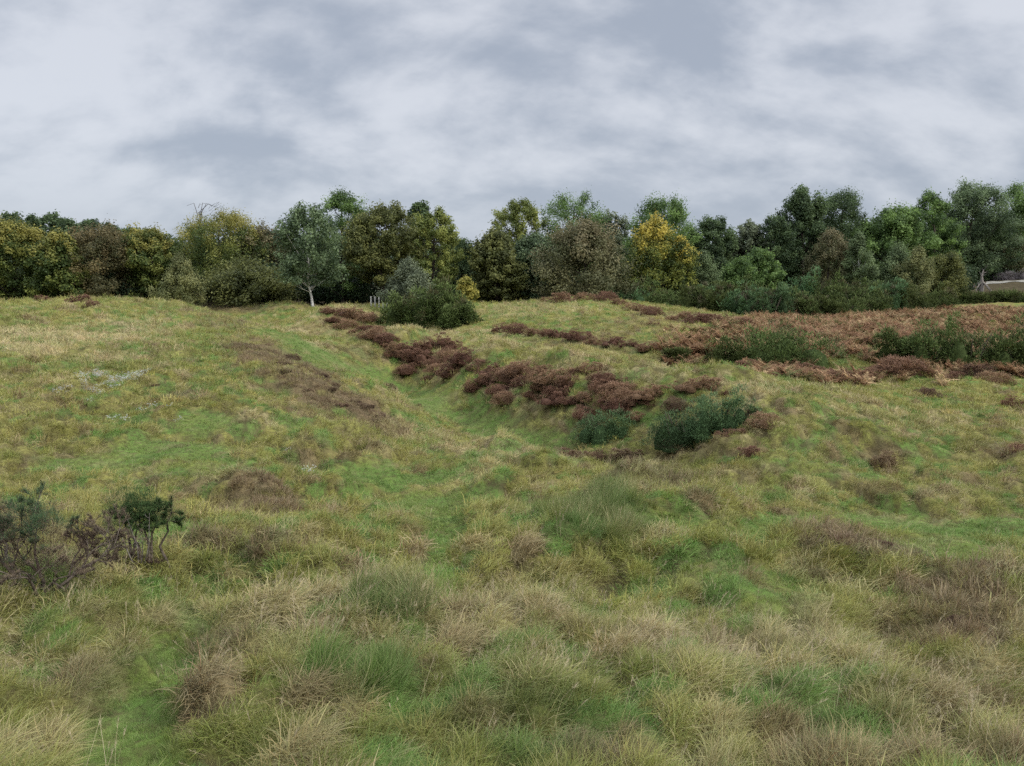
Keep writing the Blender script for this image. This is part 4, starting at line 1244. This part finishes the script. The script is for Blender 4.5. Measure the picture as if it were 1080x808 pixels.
def near_gorse_a():
    g = np.random.default_rng(21)
    b = hit(48, 634); z = float(ground_h(np.array([b[0]]), np.array([b[1]]))[0]); d = b[1]
    s = d / F                                            # metres per photo pixel here
    root = empty('gorse_bush', (b[0], b[1], z))
    st = []
    st.append(((.05, 0, -.05), (.32, .1, .85), 40 * s, .022))
    st.append(((0, 0, -.05), (-.1, .15, 1), 40 * s, .022))
    st.append(((-.1, .05, -.05), (-.75, .1, .7), 40 * s, .022))
    st.append(((.0, -.1, -.05), (.15, -.3, 1), 36 * s, .018))
    st.append(((-.32, .1, -.05), (-.3, .2, 1), 42 * s, .018)); st.append(((.14, .1, -.05), (.35, .2, .9), 34 * s, .015))
    segs, tips = branch_tree(st, 6, g, (2, 3), .50, .70, .12)
    T = Tubes()
    for P, R, lv in segs: T.add(P, np.maximum(R, .0022), 5 if lv > 2 else 3)
    # long low bare branches lying to the left and right
    for e in [(-.5, -.2, .05), (-.42, .1, .18), (.22, .0, .02), (-.6, .15, .1), (.30, .2, .08)]:
        P = np.array([[0, 0, .0], [e[0] * .35, e[1] * .4, .10 + e[2] * .4], [e[0] * .7, e[1] * .7, e[2] + .05], list(e)]) + g.normal(0, .015, (4, 3))
        T.add(P, [.014, .011, .008, .004], 5)
        segs2, tips2 = branch_tree([(P[k], g.normal(0, .5, 3) + np.array([.1, 0, .5]), .14, .005) for k in (1, 2, 3)], 2, g, (2, 3), .6, .7, .0)
        for Q, R, lv in segs2: T.add(Q, np.maximum(R, .002), 3)
        tips += tips2[::2]
    link('stems', T.mesh('stems'), M_STEM, root)
    zz = np.array([t[0][-1][2] for t in tips]); xx = np.array([t[0][-1][0] for t in tips])
    zr = zz.max()
    gr = (zz > zr * .60 + g.normal(0, .08, len(zz))) & (xx < .28)
    hi = [t for t, k in zip(tips, gr) if k]; lo = [t for t, k in zip(tips, gr) if not k]
    print('gorse A', len(hi), len(lo), 'height', zr, 'want', 105 * s)
    sc = 112 * s / zr
    root.scale = (sc * 1.2, sc * 1.1, sc); print('scale', sc, s)
    o1 = spines(hi, g, 18, .055, .0034); o1.name = 'foliage'
    link('foliage', o1, M_GORSE_BLUE, root)
    o2 = spines(lo, g, 16, .034, .0032); o2.name = 'dead_foliage'
    q = link('dead_foliage', o2, M_GORSE_DEAD, root); q['label'] = 'withered brown spiny lower twigs'
    # root.scale enlarges these, so they are built in the bush's own units
    Hq = zr
    me = bush_mesh('foliage', .50, .28 * Hq, .4, 3600, .045, g, 5, .0034, .8, 28, bump=.26, heart=False)
    o3 = link('foliage', me, M_GORSE_BLUE, root); o3.location = (-.04, .05, Hq * .66)
    me = bush_mesh('dead_foliage', .92, .56 * Hq, .55, 15000, .04, g, 6, .0026, .8, 24, bump=.28, heart=False)
    o4 = link('dead_foliage', me, M_GORSE_DEAD, root); o4.location = (0, .05, Hq * .24); o4['label'] = 'brown withered twiggy middle of the bush'
    tag(root, 'leggy half dead gorse bush at the left edge, brown twigs below thin green tips', 'gorse bush', 'leggy gorse bushes in front')


def near_gorse_b():
    g = np.random.default_rng(33)
    b = hit(151, 602); z = float(ground_h(np.array([b[0]]), np.array([b[1]]))[0]); d = b[1]; s = d / F
    root = empty('gorse_bush', (b[0], b[1], z))
    T = Tubes(); tips = []
    H = 88 * s
    for (bx, tx) in ((-14, -16), (-10, 2), (8, 6), (12, 16), (30, 28), (-4, -8)):
        P = np.array([[bx * s, g.normal(0, .06), -.06], [bx * s * .8 + g.normal(0, .02), 0, H * .22], [(bx * .4 + tx * .6) * s, g.normal(0, .05), H * .40], [tx * s, g.normal(0, .06), H * .52]])
        T.add(P, [.020, .016, .012, .009], 6)
        sg, tp = branch_tree([(P[-1], (g.normal(0, .7), g.normal(0, .7), .9), H * .12, .008), (P[-1], (g.normal(0, .7), g.normal(0, .7), .8), H * .12, .007), (P[-2], (g.normal(0, .6), g.normal(0, .6), 1.2), H * .12, .006)], 3, g, (2, 3), .65, .72, .1)
        for Q, R, lv in sg: T.add(Q, np.maximum(R, .0025), 4)
        tips += tp
    link('stems', T.mesh('stems'), M_STEM, root)
    # pale bare snags in front of the crown
    S = Tubes()
    for tx, top in ((-14, .52), (2, .66), (20, .72), (9, .45)):
        P = np.array([[tx * s * .4, -.12, .05], [tx * s * .7 + .03, -.19, H * top * .45], [tx * s + g.normal(0, .04), -.22, H * top]])
        S.add(P, [.009, .007, .0025], 6)
        for k in range(9):
            u = g.uniform(.35, .98); q = P[0] * (1 - u) ** 2 + P[1] * 2 * u * (1 - u) + P[2] * u * u
            S.add([q, q + np.array([g.normal(0, .02), g.normal(0, .02), .025]), q + np.array([g.normal(0, .035), g.normal(0, .03), .05])], [.0035, .0025, .0012], 4)
    o = link('dead_branches', S.mesh('dead_branches'), M_DEADWOOD, root); o['label'] = 'bleached bare snags sticking up'
    pl = [t for t in tips if t[0][-1][2] > H * .42]
    o1 = spines(pl, g, 40, .045, .005); o1.name = 'foliage'
    link('foliage', o1, M_GORSE_NEAR, root)
    # dense cushion of the crown
    me = bush_mesh('inner', 60 * s, 40 * s, 46 * s, 15000, .035, g, 6, .0045, 1.1, 50, bump=.34, heart=False)
    co = link('crown', me, M_GORSE_NEAR, root); co.location = (0, .05, H * .47)
    # dead fringe at the foot, trailing to the left bush
    _, tp2 = branch_tree([((x_ * s, g.normal(0, .1), .02), (g.normal(-.4, .5), g.normal(0, .4), .5), .10, .005) for x_ in range(-60, 34, 5)], 3, g, (2, 3), .6, .72, .0)
    tp2 = [(p * np.array([1, 1, .55]), d_) for p, d_ in tp2]
    o2 = spines(tp2, g, 12, .026, .0035)
    q = link('dead_foliage', o2, M_GORSE_DEAD, root); q['label'] = 'withered brown twigs round the foot'
    tag(root, 'small gorse bush with a dark green cushion crown on bare stems', 'gorse bush', 'leggy gorse bushes in front')


near_gorse_a()
near_gorse_b()


# ------------------------------------------------------------------ fence posts by the wood, dead stump, bare ground
def build_fence():
    pts_ = [(392 + i * 4.2, 74 + i * .1) for i in range(6)]
    root = empty('post_fence', (at(400, 330, 74)[0], 74, base_h(at(400, 330, 74)[0], 74)[0]))
    L = root.location
    m = bark_material('post_wood_pale', (.55, .53, .48), (.38, .36, .32), 8)
    prev = None
    for px, d in pts_:
        x = (px - 540) / F * d; top = at(px, 327.5 + random.uniform(-1, 1), d)[2]; z = float(base_h(x, d)[0])
        top = max(top, z + .9)
        T = Tubes(); T.add([[x, d, z - .3], [x, d, top - .05], [x, d, top]], [.06, .055, .03], 8)
        me = T.mesh('post'); me.transform(__import__('mathutils').Matrix.Translation((-L[0], -L[1], -L[2])))
        link('post', me, m, root)
        if prev is not None:
            T = Tubes()
            for f in (.35, .7, .95):
                T.add([[prev[0], prev[1], prev[2] + (prev[3] - prev[2]) * f], [x, d, z + (top - z) * f]], [.008, .008], 4)
            me = T.mesh('wire'); me.transform(__import__('mathutils').Matrix.Translation((-L[0], -L[1], -L[2])))
            link('wire', me, M_DEADWOOD, root)
        prev = (x, d, z, top)
    tag(root, 'short run of pale fence posts by the large dark bush', 'fence')


build_fence()


def build_stump():
    g = np.random.default_rng(5)
    d = 112; x = (1031 - 540) / F * d; z = float(base_h(x, d)[0]); zt = at(1031, 284, d)[2]; H = zt - z
    root = empty('dead_tree', (x, d, z))
    T = Tubes()
    T.add([[0, 0, -.2], [.1, 0, H * .3], [-.05, 0, H * .7], [.15, 0, H]], [.42, .30, .16, .05], 8)
    for a, r, h in ((.2, 1.9, .0), (2.9, 1.5, .1), (1.5, 1, .1), (-.9, 1.3, .0), (3.6, 1.2, .0)):
        T.add([[0, 0, H * .45], [math.cos(a) * r * .4, math.sin(a) * r * .4, H * .32], [math.cos(a) * r, math.sin(a) * r, h]], [.16, .12, .05], 6)
    link('trunk', T.mesh('trunk'), M_DEADWOOD, root)
    T = Tubes()
    sg, tp = branch_tree([((0, 0, H * .6), (.4, 0, 1), H * .25, .05), ((0, 0, H * .5), (-.6, 0, .8), H * .25, .05), ((.1, 0, H * .95), (.1, 0, 1), H * .2, .03)], 2, g, (2, 2), .5, .7, .1)
    for Q, R, lv in sg: T.add(Q, R, 4)
    link('branch', T.mesh('branch'), M_DEADWOOD, root)
    tag(root, 'splayed dead tree stump beside the strip of pale bare ground', 'dead tree')


build_stump()


def build_sand():
    m = bark_material('pale_gravel', (.32, .30, .26), (.19, .18, .14), 1.6)
    xs = np.linspace(0, 1, 40); ys = np.linspace(0, 1, 12)
    V = []
    for v in ys:
        for u in xs:
            px = 1036 + u * 130; d = 126 + v * 8 + (2.2 * math.sin(u * 9) + 1.3 * math.sin(u * 31 + 1)) * (1 - v) + (1.5 * math.sin(u * 14 + 2) + math.sin(u * 47)) * v
            x = (px - 540) / F * d
            V.append((x, d))
    V = np.array(V); z = ground_h(V[:, 0], V[:, 1]) + .05
    i = np.arange(11)[:, None] * 40; j = np.arange(39)[None, :]
    Fc = np.stack([i + j, i + j + 1, i + j + 41, i + j + 40], -1).reshape(-1, 4)
    o = link('gravel_path', np_mesh('gravel_path', np.c_[V, z], Fc, smooth=True), m)
    tag(o, kind='structure')
    # grey brushwood beyond it
    for k, (px, w, h) in enumerate([(1062, 22, 6), (1080, 26, 9)]):
        put_gorse(px, 296, w, h, ['low heap of grey brushwood behind the pale bare ground', 'taller heap of grey brushwood cut by the right edge of the photo'][k], 'grey brushwood heaps', 4000, 3,
                  M_BRUSH, .3, .05, name='brushwood', cat='brushwood', dist=137)


M_BRUSH = heather_material('brushwood_grey', (.17, .15, .15), (.26, .23, .23), (.34, .31, .31))
build_sand()


def bare_branches():
    """leafless twigs above the broad orange topped tree"""
    g = np.random.default_rng(44)
    for px, py, ln, lb in [(217, 228, 26, 'leafless arching dead branches above the orange topped tree')]:
        d = 99; x = (px - 540) / F * d; z = float(base_h(x, d)[0]); zb = at(px, 240, d)[2] - z; zt = at(px, 213, d)[2] - z
        root = empty('dead_tree', (x, d, z))
        T = Tubes(); T.add([[0, 0, -.3], [.2, 0, zb * .5], [0, 0, zb]], [.2, .14, .06], 6)
        link('trunk', T.mesh('trunk'), M_BARK, root)
        T = Tubes()
        for a, b, c in ((.0, 1.2, 2.4), (.3, 1.0, 1.6), (-.3, -.6, -1.5), (.2, .5, .9)):
            T.add([[0, 0, zb - .5], [a, 0, zb + (zt - zb) * .6], [b, 0, zt - .1 * abs(c)], [c, 0, zt - .3 * abs(c)]], [.05, .04, .03, .02], 4)
        for k in range(12):
            q = np.array([g.uniform(-.5, 2), 0, zb + (zt - zb) * g.uniform(.3, .85)])
            T.add([q, q + [g.normal(.3, .3), 0, .4], q + [g.normal(.7, .4), 0, .6]], [.02, .015, .01], 3)
        link('branch', T.mesh('branch'), M_BARK, root)
        tag(root, lb, 'dead tree')


bare_branches()

def build_haze():
    x0, x1, y0, y1, z0, z1 = -420, 420, -60, 420, -9.5, 24
    V = [(x, y, z) for z in (z0, z1) for y in (y0, y1) for x in (x0, x1)]
    Fc = [(0, 2, 3, 1), (4, 5, 7, 6), (0, 1, 5, 4), (2, 6, 7, 3), (0, 4, 6, 2), (1, 3, 7, 5)]
    m, nt, n, l = mat('thin_haze')
    out = N(n, 'ShaderNodeOutputMaterial'); p = N(n, 'ShaderNodeVolumePrincipled')
    p.inputs['Color'].default_value = (.80, .86, .95, 1); p.inputs['Density'].default_value = .00045
    l.new(p.outputs[0], out.inputs['Volume'])
    o = link('haze', np_mesh('haze', V, Fc), m); tag(o, kind='stuff', label='thin pale haze over the heath and the wood', cat='haze')



# ------------------------------------------------------------------ sky and sun
SUN_EL, SUN_AZ = math.radians(38), math.radians(118)     # behind the camera to the right
w = bpy.data.worlds.new('World'); SC.world = w; w.use_nodes = True
nt = w.node_tree; n = nt.nodes; l = nt.links; n.clear()
sky = N(n, 'ShaderNodeTexSky', sky_type='NISHITA'); sky.sun_disc = False
sky.sun_elevation = SUN_EL; sky.sun_rotation = SUN_AZ
bg1 = N(n, 'ShaderNodeBackground'); bg1.inputs[1].default_value = .10; l.new(sky.outputs[0], bg1.inputs[0])
tc = N(n, 'ShaderNodeTexCoord')
sep = N(n, 'ShaderNodeSeparateXYZ'); l.new(tc.outputs['Generated'], sep.inputs[0])
zc = math_n(n, l, 'MAXIMUM', sep.outputs[2], 0.0)
den = math_n(n, l, 'ADD', zc, .58)
cx_ = math_n(n, l, 'DIVIDE', sep.outputs[0], den); cy_ = math_n(n, l, 'DIVIDE', sep.outputs[1], den)
cmb = N(n, 'ShaderNodeCombineXYZ'); l.new(cx_, cmb.inputs[0]); l.new(cy_, cmb.inputs[1]); cmb.inputs[2].default_value = 4.1


def noise(scale, detail, rough, dist, off):
    mp = N(n, 'ShaderNodeMapping'); mp.inputs['Location'].default_value = off; mp.inputs['Rotation'].default_value = (0, 0, -.45); mp.inputs['Scale'].default_value = (.8, 1.15, 1)
    l.new(cmb.outputs[0], mp.inputs['Vector'])
    q = N(n, 'ShaderNodeTexNoise'); q.inputs['Scale'].default_value = scale; q.inputs['Detail'].default_value = detail
    q.inputs['Roughness'].default_value = rough; q.inputs['Distortion'].default_value = dist
    l.new(mp.outputs[0], q.inputs['Vector'])
    return q.outputs[0]


nA = noise(3.5, 8, .52, .15, (3.1, 1.7, 0)); nB = noise(9.0, 8, .62, .2, (0, 5.2, 0)); nC = noise(1.5, 2, .5, 0, (7, 2, 0))
nD = noise(3.5, 8, .52, .15, (3.1, 1.76, 0))
s1 = math_n(n, l, 'ADD', math_n(n, l, 'ADD', math_n(n, l, 'MULTIPLY', nA, .62), math_n(n, l, 'MULTIPLY', math_n(n, l, 'SUBTRACT', nA, nD), .55)), math_n(n, l, 'ADD', math_n(n, l, 'MULTIPLY', nB, .20), math_n(n, l, 'MULTIPLY', nC, .18)))
f = maprange(n, l, s1, .35, .64, 0, 1)
c = mixc(n, l, f, (.222, .248, .296), (.392, .408, .444))
hz = maprange(n, l, sep.outputs[2], -.02, .15, 1, 0)
c = mixc(n, l, math_n(n, l, 'MULTIPLY', hz, .80), c, (.246, .280, .340))
bg2 = N(n, 'ShaderNodeBackground'); l.new(c, bg2.inputs[0])
st = maprange(n, l, sep.outputs[2], .30, .85, 1.0, 3.6)          # an overcast sky is brightest overhead
l.new(st, bg2.inputs[1])
ms = N(n, 'ShaderNodeMixShader'); ms.inputs[0].default_value = .93
l.new(bg1.outputs[0], ms.inputs[1]); l.new(bg2.outputs[0], ms.inputs[2])
out = N(n, 'ShaderNodeOutputWorld'); l.new(ms.outputs[0], out.inputs[0])

sd = bpy.data.lights.new('sun', 'SUN'); sd.energy = 1.5; sd.angle = math.radians(11); sd.color = (1, .96, .90)
so = bpy.data.objects.new('sun', sd); COL.objects.link(so)
from mathutils import Vector
v = Vector((math.sin(SUN_AZ) * math.cos(SUN_EL), math.cos(SUN_AZ) * math.cos(SUN_EL), math.sin(SUN_EL)))
so.rotation_euler = v.to_track_quat('Z', 'Y').to_euler()
so.location = (0, 0, 40)

SC.view_settings.view_transform = 'Standard'
SC.view_settings.look = 'None'
SC.view_settings.exposure = 0.80
SC.view_settings.gamma = 1
SC.cycles.max_bounces = 3
SC.cycles.diffuse_bounces = 2
SC.cycles.glossy_bounces = 1
SC.cycles.transmission_bounces = 2
SC.cycles.transparent_max_bounces = 2
SC.cycles.use_denoising = False
SC.cycles.use_adaptive_sampling = True
SC.cycles.adaptive_threshold = .022
